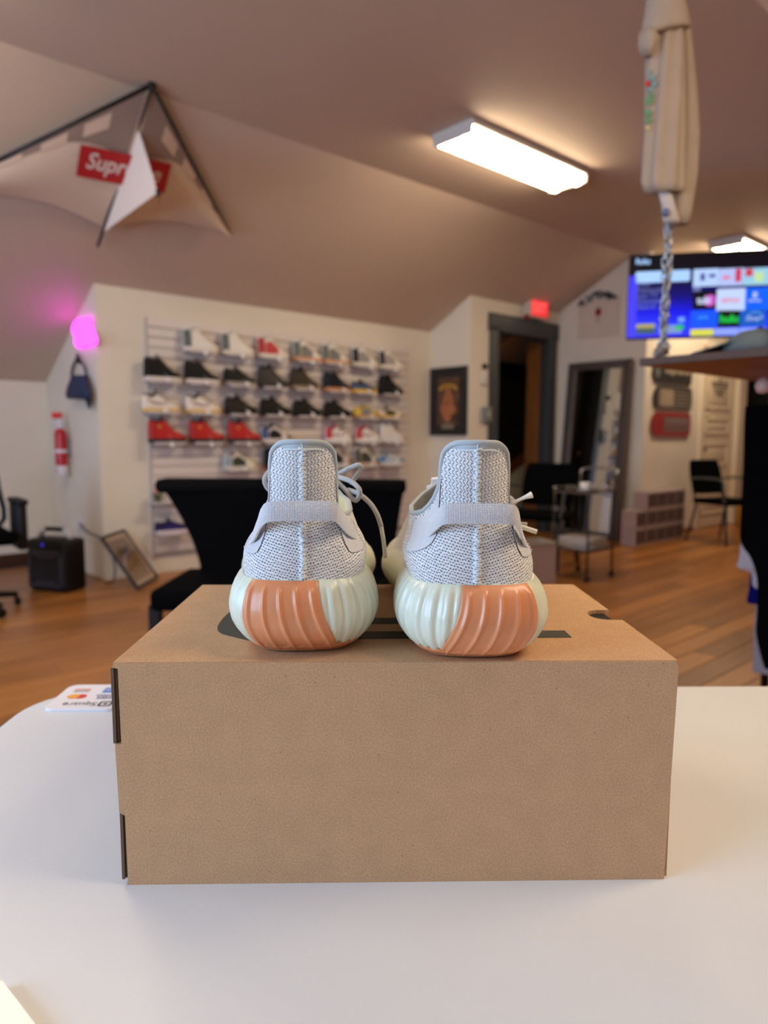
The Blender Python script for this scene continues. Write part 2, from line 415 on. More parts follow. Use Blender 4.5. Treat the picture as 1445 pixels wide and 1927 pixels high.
# wall with the exit door: opening 5.87-6.77, 2.17 high
wd = MB()
for a, b, z0, z1 in ((UF + .1, 5.87, 0, ZT(VD)), (6.77, UM, 0, ZT(VD)), (5.87, 6.77, 2.17, ZT(VD))):
    wd.prism([UV(a, VD, z0), UV(b, VD, z0), UV(b, VD, z1), UV(a, VD, z1)], UV(0, .1, 0))
struct('wall_door', wd, paint)
fr = MB()
F = lambda a, b, z0, z1, d0=-.03, d1=.1: fr.bbox((a, d0, z0), (b, d1, z1), .006)
F(5.745, 5.875, 0, 2.2); F(6.765, 6.895, 0, 2.2); F(5.72, 6.92, 2.165, 2.345)
fr.v = [tuple(UV(p[0], VD + p[1], p[2])) for p in fr.v]
trim1 = struct('trim_1', fr, grey_trim, smooth=40)
struct('wall_mirror', pr([(UM, VD + .1, 0), (UM, VD + .1, ZT(VD + .1)), (UM, VC, HC), (UM, VM, HC), (UM, VM, 0)], (.1, 0, 0)), paint)
# wall with the white panel door: opening 8.32-9.28
wr = MB()
for a, b, z0, z1 in ((UM + .1, 8.32, 0, HC), (9.28, 9.56, 0, HC), (8.32, 9.28, 2.05, HC), (9.56, 10.8, 2.2, HC)):
    wr.prism([UV(a, VM, z0), UV(b, VM, z0), UV(b, VM, z1), UV(a, VM, z1)], UV(0, .1, 0))
struct('wall_right', wr, paint)
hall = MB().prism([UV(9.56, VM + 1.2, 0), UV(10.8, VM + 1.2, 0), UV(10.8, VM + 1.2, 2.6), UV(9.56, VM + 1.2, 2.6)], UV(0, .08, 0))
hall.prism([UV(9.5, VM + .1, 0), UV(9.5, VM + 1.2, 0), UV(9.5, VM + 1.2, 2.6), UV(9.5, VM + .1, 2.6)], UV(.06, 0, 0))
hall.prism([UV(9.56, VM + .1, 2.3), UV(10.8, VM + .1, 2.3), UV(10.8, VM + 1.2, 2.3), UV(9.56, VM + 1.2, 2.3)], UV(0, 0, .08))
hall.prism([UV(10.55, VM + .1, 0), UV(10.55, VM + 1.2, 0), UV(10.55, VM + 1.2, 2.3), UV(10.55, VM + .1, 2.3)], UV(.06, 0, 0))  # added end panel, coloured near-black for the unlit hall
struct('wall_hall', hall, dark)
struct('wall_far', pr([(10.7, -1.9, 0), (10.7, 5.0, 0), (10.7, 5.0, 2.95), (10.7, VC2, HC), (10.7, -1.9, HC - SL * (VC2 + 1.9))], (.1, 0, 0)), paint)
struct('wall_near_side', pr([(-2.4, -1.75, 0), (10.8, -1.75, 0), (10.8, -1.75, 1.28), (-2.4, -1.75, 1.28)], (0, -.1, 0)), paint)
# gable wall behind the camera with the window that lets the daylight in
wg = MB(); UG = -2.2
def gz(v): return ZT(v) if v > VC else (HC if v > VC2 else HC - SL * (VC2 - v))
for a, b, lo, hi in ((-1.85, .3, 0, None), (2.0, 3.1, 0, None), (4.4, 6.52, 0, None), (.3, 2.0, 0, .85), (.3, 2.0, 2.15, None), (3.1, 4.4, 0, .85), (3.1, 4.4, 2.05, None)):
    vs = [a] + [k for k in (VC2, VC) if a < k < b] + [b]
    poly = [UV(UG, a, lo), UV(UG, b, lo)] + [UV(UG, k, gz(k) if hi is None else hi) for k in vs[::-1]]
    wg.prism(poly, UV(-.1, 0, 0))
struct('wall_gable', wg, paint)
for wn, (va, vb, zb) in (('window_1', (.3, 2.0, 2.15)), ('window_2', (3.1, 4.4, 2.05))):
    wf = MB(); vm = (va + vb) / 2
    for a, b, z0, z1 in ((va, va + .05, .85, zb), (vb - .05, vb, .85, zb), (va, vb, .85, .9), (va, vb, zb - .05, zb), (vm - .03, vm + .03, .85, zb)):
        wf.box((UG - .08, a, z0), (UG - .03, b, z1))
    wf.v = [tuple(UV(*p)) for p in wf.v]
    win = struct(wn, wf, mat('window_white', (235, 235, 232), rough=.4))
    for a, b in ((va + .05, vm - .03), (vm + .03, vb - .05)):
        g = MB().box((UG - .06, a, .9), (UG - .055, b, zb - .05)); g.v = [tuple(UV(*p)) for p in g.v]
        g.build('pane', mat('window_glass', (255, 255, 255), rough=0, trans=1.0), win)
bb = MB().box((-2.2, VK - .015, 0), (UN, VK, .09)); bb.v = [tuple(UV(*p)) for p in bb.v]
struct('baseboard_left', bb, mat('brown_baseboard', (70, 36, 22), rough=.5))
bb = MB().box((UM + .1, VM - .012, 0), (8.2, VM, .05)); bb.v = [tuple(UV(*p)) for p in bb.v]
struct('baseboard_right', bb, mat('oak_baseboard', (130, 84, 40), rough=.5))

# stairwell behind the exit door: dark end wall, sloping soffit, white stair wall under a wooden cap, the door swung in
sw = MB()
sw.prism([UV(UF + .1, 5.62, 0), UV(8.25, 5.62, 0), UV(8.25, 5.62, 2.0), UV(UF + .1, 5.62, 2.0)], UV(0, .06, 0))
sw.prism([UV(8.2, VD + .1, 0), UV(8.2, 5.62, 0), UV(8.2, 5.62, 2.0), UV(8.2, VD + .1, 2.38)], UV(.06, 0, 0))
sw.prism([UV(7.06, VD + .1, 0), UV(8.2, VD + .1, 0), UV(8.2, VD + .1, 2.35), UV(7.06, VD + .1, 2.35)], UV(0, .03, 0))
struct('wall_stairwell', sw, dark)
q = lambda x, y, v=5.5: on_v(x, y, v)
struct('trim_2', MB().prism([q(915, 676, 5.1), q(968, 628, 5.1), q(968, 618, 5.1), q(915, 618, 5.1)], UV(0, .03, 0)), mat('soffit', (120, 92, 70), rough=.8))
struct('trim_3', MB().prism([q(930, 915), q(1016, 846), q(1016, 1080), q(930, 1080)], UV(0, .08, 0)), paint)
struct('trim_4', MB().prism([q(930, 915, 5.47), q(1016, 846, 5.47), q(1016, 838, 5.47), q(930, 906, 5.47)], UV(0, .13, 0)), mat('stair_cap', (120, 62, 26), rough=.4))
dm = MB().bbox((6.752, VD + .1, .01), (6.782, VD + .28, 2.15), .004); dm.v = [tuple(UV(*p)) for p in dm.v]
struct('trim_7', dm, mat('door_oak', (132, 80, 28), rough=.45, var=.15, scale=4, stretch=(8, 8, .6)))
kn = MB().lathe([(.004, 0), (.012, .0), (.012, .03), (.026, .035), (.03, .05), (.022, .062), (.004, .064)], 16, Matrix.Translation(tuple(UV(5.885, VD + .2, 1.06))) @ Matrix.Rotation(ROT, 4, 'Z') @ Matrix.Rotation(R(90), 4, 'X'))
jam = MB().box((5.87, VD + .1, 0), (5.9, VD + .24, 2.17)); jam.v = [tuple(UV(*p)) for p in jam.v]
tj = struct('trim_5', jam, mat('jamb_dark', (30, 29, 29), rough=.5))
kn.build('latch', mat('brass', (190, 150, 80), rough=.3, metal=1), tj, smooth=True)

# white panel door with its casing
dd = MB().bbox((8.325, VM + .035, .01), (9.275, VM + .075, 2.045), .004)
def dv(mb): mb.v = [tuple(UV(*p)) for p in mb.v]; return mb
dw = mat('door_white', (226, 210, 186), rough=.5)
d2 = struct('door_1', dv(dd), dw)
for z0, z1 in ((.16, .62), (.74, 1.02), (1.12, 1.32), (1.42, 1.90)):
    for a, b in ((8.43, 8.76), (8.84, 9.17)) if False else ((8.47, 9.13),):
        p = MB()
        for (x0, x1, y0, y1) in ((a, b, z0, z0 + .03), (a, b, z1 - .03, z1), (a, a + .03, z0, z1), (b - .03, b, z0, z1)):
            p.bbox((x0, VM + .022, y0), (x1, VM + .04, y1), .006)
        p.bbox((a + .07, VM + .026, z0 + .07), (b - .07, VM + .04, z1 - .07), .008)
        dv(p).build('panel', dw, d2, smooth=40)
k2 = MB().lathe([(.004, 0), (.014, 0), (.014, .035), (.028, .04), (.03, .055), (.02, .066), (.003, .067)], 16, Matrix.Translation(tuple(UV(8.39, VM + .036, .95))) @ Matrix.Rotation(ROT, 4, 'Z') @ Matrix.Rotation(R(90), 4, 'X'))
k2.build('knob', mat('knob_metal', (120, 110, 98), rough=.3, metal=1), d2, smooth=True)
cs = MB()
for a, b, z0, z1 in ((8.22, 8.33, 0, 2.14), (9.27, 9.5, 0, 2.14), (8.22, 9.5, 2.04, 2.16)): cs.bbox((a, VM - .025, z0), (b, VM + .1, z1), .006)
struct('trim_6', dv(cs), dw, smooth=40)
# dark winged decal on the door's upper panel
em = MB()
for k, (wd_, zz) in enumerate(((.46, 1.735), (.42, 1.70), (.30, 1.655), (.22, 1.62), (.12, 1.59))):
    em.bbox((8.80 - wd_ / 2, VM + .0195, zz - .010), (8.80 + wd_ / 2, VM + .0285, zz + .010), .003)
em.bbox((8.78, VM + .0195, 1.74), (8.82, VM + .0285, 1.80), .003)
de = dv(em).build('wing_emblem', mat('emblem', (120, 104, 88), rough=.5)); tag(de, 'grey winged emblem on the top panel of the white door', 'emblem')

# ------------------------------------------------------------------ ceiling fluorescent lights
fix_white = mat('fixture_white', (225, 220, 212), rough=.4)
lens = mat('lit_lens', (255, 250, 240), rough=.4, emit=TUBE_COLOR, estr=TUBE_POWER)
def ceiling_light(u, v, z, label, tilt=0.0, ln=1.24, lens=lens):
    t = thing('ceiling_light', label, 'light', UV(u, v, z), rot=(Matrix.Rotation(ROT, 3, 'Z') @ Matrix.Rotation(tilt, 3, 'X')).to_euler(), group='two-tube ceiling lights')
    h = ln / 2
    MB().bbox((-h, -.17, -.035), (h, .17, 0), .008).build('housing', fix_white, t, smooth=40)
    for s in (-1, 1):
        MB().bbox((s * h - .02 if s > 0 else -h, -.16, -.085), (h if s > 0 else -h + .02, .16, -.03), .01).build('end_cap', fix_white, t, smooth=40)
        G = [[(x, s * .090 + .055 * math.cos(a), -.034 - .058 * math.sin(a)) for a in np.linspace(0, math.pi, 13)] for x in (-h + .02, h - .02)]
        MB().grid(G).build('lens', lens, t, smooth=True)
    MB().bbox((-h + .02, -.008, -.06), (h - .02, .008, -.03), .003).build('spine', fix_white, t)
    return t
ceiling_light(3.93, 3.08, HC - .001, 'lit two-tube ceiling light near the middle of the room, fully in view')
ceiling_light(7.60, 2.98, HC - .001, 'lit two-tube ceiling light beyond the television, only its end showing')
ceiling_light(0.26, 3.08, HC - .001, 'lit two-tube ceiling light nearest the shop counter, above the view')
ceiling_light(1.15, -.25, HC - SL * (VC2 + .25) - .001, 'lit two-tube ceiling light on the slope over the counter, above the view', tilt=math.atan(SL), lens=mat('dim_lens', (255, 250, 240), rough=.4, emit=TUBE_COLOR, estr=TUBE_POWER * .50))

# ------------------------------------------------------------------ the counter table
TZ = 0.80
tbl = thing('folding_table', 'white plastic folding table with rounded corners, in the foreground', 'table', (.541, .403, 0), .018)
white_plastic = mat('white_plastic', (216, 218, 221), rough=.42, var=.012, scale=9, bump=.05, bscale=260)
def rounded_slab(w, h, r, z0, z1, bev):
    mb = MB(); base = rrect(w, h, r, 8); n = len(base)
    rings = []
    for k in range(6):
        a = math.pi / 2 * k / 5; ins = bev * (1 - math.sin(a)); rings.append((ins, z1 - bev + 0 + bev * math.sin(a)) if False else (bev * (1 - math.cos(a)), z1 - bev + bev * math.sin(a)))
    prof = [(bev * .6, z0), (0, z0 + bev)] + rings
    def ring(ins, z): return [(x * (1 - 2 * ins / w), y * (1 - 2 * ins / h), z) for x, y in base]
    vs = [p for i, z in prof for p in ring(i, z)]; fs = []
    for i in range(len(prof) - 1): fs += [(i * n + k, i * n + (k + 1) % n, (i + 1) * n + (k + 1) % n, (i + 1) * n + k) for k in range(n)]
    fs += [tuple(range(n - 1, -1, -1)), tuple((len(prof) - 1) * n + k for k in range(n))]
    return mb.add(vs, fs)
rounded_slab(1.82, .764, .075, TZ - .045, TZ, .009).build('tabletop', white_plastic, tbl, smooth=50)
tleg = mat('table_leg_grey', (120, 122, 126), rough=.4, metal=.6)
for sx in (-1, 1):
    for sy in (-1, 1):
        MB().bar((sx * .72, sy * .27, TZ - .045), (sx * .72, sy * .30, .0), .014).build('leg', tleg, tbl, smooth=True)
    MB().bar((sx * .72, -.28, .3), (sx * .72, .28, .3), .01).build('crossbar', tleg, tbl, smooth=True)

# payment card sticker, read from the other side of the table
cardm = mat('card_white', (236, 234, 240), rough=.35)
cpos = on_z(146, 1316, TZ)
crd = thing('payment_card', 'white payment card lying upside down at the table corner, card logos showing', 'card', (-.311, .7325, TZ), .018 + math.pi)
MB().prism([(x, y, .0002) for x, y in rrect(.073, .072, .010)], (0, 0, .0022)).build('card_base', cardm, crd)
def ink(n, c, **k): return mat('ink_' + n, c, rough=.5, **k)
zc = .0026
def flat(poly, z=zc): return MB().prism([(x, y, z) for x, y in poly], (0, 0, .0002))
text_on('Square', (-.0135, .0155, zc + .0002), (.035, 0, 0), (0, .0125, 0)).build('lettering', ink('charcoal', (70, 70, 72)), crd)
q0 = MB()
o_ = rrect(.0138, .0138, .003); i_ = rrect(.009, .009, .0015)
nq = len(o_)
q0.add([(x - .0225, y + .022, zc) for x, y in o_] + [(x - .0225, y + .022, zc) for x, y in i_], [(k, (k + 1) % nq, nq + (k + 1) % nq, nq + k) for k in range(nq)])
q0.add([(x - .0225, y + .022, zc) for x, y in rrect(.0042, .0042, .0006)], [tuple(range(nq))])
q0.build('square_mark', ink('black', (36, 36, 38)), crd)
circ = lambda cx, cy, r, n=24: [(cx + r * math.cos(2 * math.pi * k / n), cy + r * math.sin(2 * math.pi * k / n)) for k in range(n)]
flat(circ(.0115, .001, .0062)).build('red_circle', ink('red', (214, 40, 46)), crd)
flat(circ(.0190, .001, .0062), zc + .0001).build('yellow_circle', ink('yellow', (240, 160, 40)), crd)
text_on('VISA', (-.0225, .001, zc), (.0155, 0, 0), (0, .007, 0), shear=.3, bold=.02).build('lettering', ink('navy', (60, 66, 120)), crd)
flat([(-.0235, -.003), (-.0045, -.003), (-.0045, -.0012), (-.0235, -.0012)]).build('blue_rule', ink('navy', (60, 66, 120)), crd)
flat([(-.029, -.025), (-.0065, -.025), (-.0065, -.0105), (-.029, -.0105)]).build('blue_block', ink('blue', (70, 132, 205)), crd)
text_on('AMEX', (-.027, -.0195, zc + .0004), (.0185, 0, 0), (0, .0045, 0), bold=.03).build('lettering', cardm, crd)
text_on('DISCOVER', (.0085, -.0165, zc), (.017, 0, 0), (0, .0042, 0), bold=.01).build('lettering', ink('charcoal', (70, 70, 72)), crd)
flat([(.0085, -.021), (.0255, -.021), (.0255, -.0185), (.0085, -.0185)]).build('orange_rule', ink('orange', (222, 130, 80)), crd)
pa, pb = on_z(5, 1860, TZ), on_z(55, 1927, TZ)
dp = (pb - pa) / np.linalg.norm(pb - pa); npap = np.array([dp[1], -dp[0], 0])
if npap[0] > 0: npap = -npap
pp = [pa, pa + dp * .16, pa + dp * .16 + npap * .12, pa + npap * .12]
tag(MB().prism([(p[0], p[1], TZ + .0004) for p in pp], (0, 0, .004)).build('white_sleeve', mat('sleeve', (240, 239, 234), rough=.25)), 'flat glossy white sleeve at the near left corner of the table', 'sleeve')

# ------------------------------------------------------------------ the shoe box
BW, BD, BH, BT = .345, .227, .1425, .0035
kraft = kraft_material('kraft', (197, 155, 114))
kraft_dark = mat('kraft_inside', (92, 74, 56), rough=.9)
box = thing('shoe_box', 'brown kraft cardboard shoe box on the white table under the two trainers', 'box', (-.1638, .4157, TZ), .0219)
# front panel with two notches on its left edge (hand holes of the folded flaps)
n0 = .0042
pts = [(0.0045, 0), (BW - .003, 0), (BW - .003, .002), (BW, BH - .004), (BW - .002, BH - .0005), (.0015, BH - .0005), (0.0, BH - .003), (.0035, BH - .0038), (.0040, BH - .0512), (.0002, BH - .0512), (.0012, .0475), (.0046, .0455), (.0050, .003)]
MB().prism([(x, 0, z) for x, z in pts], (0, BT, 0)).build('front_panel', kraft, box)
MB().box((.003, BD - BT, 0), (BW, BD, BH - .0005)).build('back_panel', kraft, box)
lf = MB().box((.0002, .006, BH - .0512), (.0032, BD - .004, .0475 + 0)) if False else MB().box((.0004, BT, .0475), (.0034, BD - .004, BH - .0512))
lf.build('side_flap', kraft, box)
lm = MB()
for k, (x0, x1) in enumerate(((-.0012, .0006), (.0010, .0022), (.0030, .0042))):
    lm.box((x0, .0012 + .0015 * k, BH - .0512), (x1, BD - .004, BH - .004))
    lm.box((x0 + .0022, .0012 + .0015 * k, .003), (x1 + .0022, BD - .004, .0462))
lm.build('side_layers', mat('corrugate', (104, 84, 64), rough=.9), box)
MB().box((BW - .003, BT, 0), (BW, BD - BT, BH - .012)).build('side_panel', kraft, box)
MB().box((.004, BT, 0.0), (BW - .003, BD - BT, .003)).build('bottom_panel', kraft, box)
# lid with a notch in its right edge
Mb = ROOTS[box.name].inverted()
def onbox(px, py):
    p = Mb @ Vector(on_z(px, py, TZ + BH)); return (p.x, p.y)
n1 = onbox(1120, 1149); n2 = onbox(1150, 1166)
ya, yb = n2[1] - .001, n1[1] + .002; xd = BW - .021
arc = [(BW - .021 * math.sin(math.pi * k / 12) ** .55, ya + (yb - ya) * (1 - math.cos(math.pi * k / 12)) / 2) for k in range(13)]
lid = [(0.0006, .0008), (BW - .0006, .0008)] + arc + [(BW, BD), (.002, BD)]
bm = bmesh.new(); vb = [bm.verts.new((x, y, BH)) for x, y in lid]; f_ = bm.faces.new(vb)
r = bmesh.ops.extrude_face_region(bm, geom=[f_]); bmesh.ops.translate(bm, verts=[e for e in r['geom'] if isinstance(e, bmesh.types.BMVert)], vec=(0, 0, -.003))
bmesh.ops.recalc_face_normals(bm, faces=bm.faces[:]); bmesh.ops.triangulate(bm, faces=[f for f in bm.faces if len(f.verts) > 4])
bm.verts.index_update(); ml = MB(); ml.add([v.co[:] for v in bm.verts], [[v.index for v in f.verts] for f in bm.faces]); bm.free()
ml.build('lid', kraft, box)
nt = MB(); ym = (ya + yb) / 2
for k in range(2): nt.box((BW - .014 + .006 * k, ya + .002, BH - .020), (BW - .0125 + .006 * k, yb - .004 + .004 * k, BH - .0045 - .003 * k))
nt.build('tuck_flap', kraft_dark, box)
MB().box((BW - .026, ya - .006, BH - .0065), (BW - .0035, yb + .006, BH - .0032)).build('notch_shade', mat('notch_shade_dark', (34, 28, 24), rough=.9), box)  # dark plate added under the notch to paint the shade in the hole
# dark print on the lid: rounded left end and two bars
inkb = mat('print_ink', (62, 60, 50), rough=.75)
P = lambda x, y: onbox(x, y)
left = spline([P(470, 1206), P(440, 1199), P(416, 1192), P(409, 1182), P(417, 1167), P(431, 1153), P(444, 1144), P(470, 1138)], 5)
MB().prism([(x, y, BH + .00005) for x, y in [P(480, 1206)] + [tuple(p) for p in left] + [P(480, 1138)]], (0, 0, .0002)).build('print_end', inkb, box)
MB().prism([(x, y, BH + .00005) for x, y in (P(470, 1204), P(1076, 1200), P(1062, 1187), P(470, 1190))], (0, 0, .00025)).build('print_bar', inkb, box)
MB().prism([(x, y, BH + .00005) for x, y in (P(470, 1176), P(800, 1174), P(800, 1163), P(470, 1164))], (0, 0, .00025)).build('print_bar', inkb, box)

# ------------------------------------------------------------------ the two trainers seen from behind
knit = knit_material('knit', (234, 231, 229), (112, 116, 132), 2.0, 1.75, 2.3, 1.9, .0885)
webbing = weave_material('webbing', (242, 239, 238), (178, 178, 190), 2.0)
rub = mat('midsole_rubber', (226, 228, 206), rough=.32, sss=.25, var=.03, scale=40, coat=.15)
gum = mat('gum_rubber', (224, 146, 98), rough=.38, sss=.2, var=.04, scale=60, coat=.15)
binding = mat('binding', (178, 184, 186), rough=.7)
cream_lin = mat('cream_lining', (206, 196, 150), rough=.85); shaded_lin = mat('shaded_lining', (104, 106, 104), rough=.9)  # right trainer's lining is the same cream with its inner shade in the colour
lacem = weave_material('lace_cord', (232, 230, 226), (176, 174, 170), .9)
thread = mat('thread', (220, 226, 230), rough=.8)
def sample_axis(lo, hi, dense, d0, d1):
    out = [lo]; x = lo
    while x < hi - 1e-9:
        x += d0 if abs(x) < dense else d1
        out.append(min(x, hi))
    return np.array(out)
half = [(0, 0), (.020, .0022), (.034, .0105), (.0425, .028), (.0447, .055), (.0435, .09), (.043, .13), (.048, .17), (.0545, .205), (.055, .235), (.049, .265), (.034, .288), (.016, .300), (0, .303)]
full = half + [(-x, y) for x, y in half[-2:0:-1]]
dense = spline(full, 30, closed=True)
seg = np.linalg.norm(np.roll(dense, -1, 0) - dense, axis=1); cum = np.concatenate([[0], np.cumsum(seg)]); LT = cum[-1]
def outl(s):
    s = np.asarray(s, float) % LT
    d2 = np.vstack([dense, dense[:1]])
    x = np.interp(s, cum, d2[:, 0]); y = np.interp(s, cum, d2[:, 1]); e = .0012
    x1 = np.interp((s + e) % LT, cum, d2[:, 0]); y1 = np.interp((s + e) % LT, cum, d2[:, 1])
    x0 = np.interp((s - e) % LT, cum, d2[:, 0]); y0 = np.interp((s - e) % LT, cum, d2[:, 1])
    tx, ty = x1 - x0, y1 - y0; l = np.hypot(tx, ty)
    return x, y, ty / l, -tx / l
_t = [0, .04, .1, .18, .28, .4, .52, .64, .76, .88, .96, 1.0]
_o = [-.0165, -.012, -.0075, -.0032, .0005, .0034, .0046, .0043, .0030, .0006, -.0020, -.0045]
tt_ = np.linspace(0, 1, 200); oo_ = np.convolve(np.pad(np.interp(tt_, _t, _o), 8, mode='edge'), np.ones(17) / 17, 'valid')
def o_t(t): return np.interp(t, tt_, oo_)
def sole_h(y): return np.interp(y, [0, .06, .14, .22, .30], [.047, .0485, .044, .037, .030])
def sole_z0(y): return np.interp(y, [0, .02, .22, .30], [.0008, 0, 0, .014])
def sole_pt(s, t, ex=0.0):
    x, y, nx, ny = outl(s); o = o_t(t) + ex
    return np.stack([x + nx * o, y + ny * o, sole_z0(y) + t * sole_h(y)], -1)
def hero(m, name, label, heel_px, rotz, med):
    """m = +1: the inner side of the foot is at +x; m = -1 mirrors it."""
    base = on_z(heel_px[0], heel_px[1], TZ + BH)
    c, s_ = math.cos(rotz), math.sin(rotz)
    loc = (base[0] + .013 * s_, base[1] - .013 * c, TZ + BH + .0003)
    t = thing(name, label, 'shoe', loc, rotz, 'pair of trainers on the shoe box')
    def bld(G, nm, mt, closed=False, uv=None, parent=None, flip=False, lab=None):
        A = np.array(G, float); A[..., 0] *= m
        return MB().grid(A.tolist(), closed, flip=flip ^ (m < 0)).build(nm, mt, parent or t, smooth=True, uv=uv, label=lab)
    # midsole with pleats
    S_ = sample_axis(-LT / 2, LT / 2, .12, .0009, .003)[:-1]; T_ = np.concatenate([np.linspace(0, .12, 4), np.linspace(.16, .9, 14), np.linspace(.93, 1, 4)])
    ss, tt = np.meshgrid(S_, T_, indexing='ij')
    ph = ((ss - .0035 * (1 - tt) * np.sign(ss)) / .0088) % 1.0
    pleat = -.0015 * np.exp(-((ph - .5) / .16) ** 2) + .0009 * ph
    fade = np.clip((1 - tt) / .12, 0, 1) * np.clip(tt / .15, 0, 1)
    under = (ss > -.0375) & (ss < .0095 + .0185 * (1 - tt) ** 2.2 + .001)
    G = sole_pt(ss, tt, np.where(under, -.0006, pleat * fade))
    mid = bld(G, 'midsole', rub, closed=True)
    # top and bottom closing
    for k, nm in ((0, 'outsole'), (-1, 'insole_board')):
        ring = sole_pt(S_[::4], np.full(len(S_[::4]), T_[k]), 0); ring[:, 0] *= m
        ctr = np.stack([np.zeros(len(ring)), np.clip(ring[:, 1], .04, .26), ring[:, 2]], 1)
        A = np.stack([ring, ctr], 1)
        MB().grid(A.tolist(), True, flip=(k == 0) ^ (m < 0)).build(nm, gum if k == 0 else rub, t, smooth=True)
    # gum rand that rises from the outsole
    To = np.linspace(-.0, 1, 6)
    ss, aa = np.meshgrid(S_, To, indexing='ij')
    top = .135 + .018 * np.cos(ss / .0088 * 2 * math.pi) * (np.abs(ss) < .2)
    bld(sole_pt(ss, aa * top, .0016 * np.clip((1 - aa) / .3, 0, 1) - .0002), 'outsole_rand', gum, closed=True)
    # gum heel patch with raised ribs
    A_ = np.linspace(0, 1, 110); T2 = np.linspace(0.0, 1.0, 40)
    aa, tt = np.meshgrid(A_, T2, indexing='ij')
    e0 = -.0365 - .001 * tt; e1 = .0095 + .0185 * (1 - tt) ** 2.2
    ss = e0 + (e1 - e0) * aa
    rib = np.zeros_like(ss)
    for k in range(5):
        c0 = (.10 + .2 * k); w_ = .025
        rib += .0015 * np.exp(-((aa - c0) / w_) ** 2)
    cap = 1 / (1 + np.exp((tt - .915) / .012))
    edge = np.clip(np.minimum(aa, 1 - aa) / .02, 0, 1) ** .5 * np.clip((1.001 - tt) / .02, 0, 1) ** .5
    bld(sole_pt(ss, tt, (.0010 + rib * cap * np.clip(tt / .03, .4, 1)) * edge - .0004), 'heel_patch', gum, lab='ribbed orange gum patch around the heel')
    # upper: loft between the sole line and the opening
    thd = lambda a: np.interp(a, [0, .078, .167, .30, .60, 1], [0, 42, 75, 99, 144, 180])
    Sg = sample_axis(-LT / 2, LT / 2, .06, .0006, .0025)
    Sg = Sg - (Sg[np.argmin(np.abs(Sg))])
    Sg = np.clip(Sg, -LT / 2, LT / 2); Tg = np.linspace(0, 1, 46)
    def top_pt(s):
        a = np.abs(s) / (LT / 2); th = thd(a); q_ = np.radians(th)
        tq_ = [0, 42, 48, 60, 75, 90, 115, 140, 160, 180]
        xi = np.interp(th, tq_, np.array([0, .0203, .0210, .0275, .0345, .0378, .0372, .029, .017, 0]) * np.array([1, 1, 1] + [med] * 7)); xo = np.interp(th, tq_, [0, .0203, .0208, .0235, .0258, .0266, .0266, .023, .015, 0])
        xs = np.where(s > 0, xi, xo)
        y = .070 - .058 * np.cos(q_)
        xw, rc = .0203, .0105; k_ = np.clip((xs - (xw - rc)) / rc, 0, 1)
        z = .1322 - .0004 * (xs / xw) ** 2 - rc * (1 - np.sqrt(1 - np.minimum(k_, .999) ** 2))
        zs = np.interp(th, [42, 45, 49, 54, 60, 67, 76, 90, 115, 140, 160, 180], [.1218, .1125, .104, .0968, .0915, .0875, .0852, .084, .086, .0925, .100, .103])
        z = np.where(th <= 42, z, np.interp(th, [42, 46.5, 49, 54, 62, 75, 90, 130, 160, 180], [.1218, .098, .0905, .0855, .0838, .0834, .0845, .091, .100, .103]))
        if med == 1.0: z = np.where((s > 0) & (th > 42), zs, z)
        return np.stack([np.sign(s) * xs, y, z], -1), th
    def surf(s, tq, off=0.0):
        s = np.asarray(s, float); tq = np.asarray(tq, float)
        x, y, nx, ny = outl(s); B = np.stack([x - nx * .0052, y - ny * .0052, sole_z0(y) + sole_h(y) - .0015], -1)
        T, th = top_pt(s); c = (1 - np.cos(np.radians(th))) / 2
        hx = tq ** (1.0 + .0 * c)
        # tab columns narrow quickly and then run straight up
        tall = np.clip((T[..., 2] - .09) / .04, 0, 1)
        hz = tq * (1 - c) + c * (1 - (1 - tq) ** 1.7)
        hh = hx * (1 - tall) + tall * (1 - (1 - tq) ** 1.9)
        Pq = B + (T - B) * hh[..., None]; Pq[..., 2] = B[..., 2] + (T[..., 2] - B[..., 2]) * hz
        b = np.sin(math.pi * tq)
        heel = np.clip(1 - th / 60, 0, 1)
        side = np.clip(1 - np.abs(th - 85) / 70, 0, 1)
        Pq[..., 1] += .0045 * np.sin(math.pi * np.clip(tq * 1.05, 0, 1)) * heel - .0035 * np.sin(math.pi * np.clip(tq / .5, 0, 1)) * heel
        Pq[..., 0] += (nx * (.0022 * b + .0035 * np.sin(math.pi * np.clip(tq / .6, 0, 1))) * side + nx * .002 * np.sin(math.pi * np.clip(tq / .5, 0, 1)) * heel)
        Pq[..., 1] += -off * np.abs(ny) * 0 + ny * off; Pq[..., 0] += nx * off
        return Pq
    ss, tt = np.meshgrid(Sg, Tg, indexing='ij'); G = surf(ss, tt)
    ridge = .0013 * np.exp(-(ss / .0016) ** 2) * (tt > .0)
    G[..., 1] -= ridge
    ln = np.concatenate([np.zeros((len(Sg), 1)), np.cumsum(np.linalg.norm(np.diff(G, axis=1), axis=2), 1)], 1)
    sx = np.abs(ss); uvs = np.stack([G[..., 0] * 0 + np.sign(ss) * np.minimum(sx, 10) * 1000 * (1 - .25 * tt), G[..., 2] * 1000 - .22 * np.abs(ss) * 1000 * (tt < 2)], -1).reshape(-1, 2)
    up = bld(G, 'upper', knit, uv=uvs)
    # lining, from the topline inwards
    T, th = top_pt(Sg); ctr = np.array([0, .070])
    rows = []
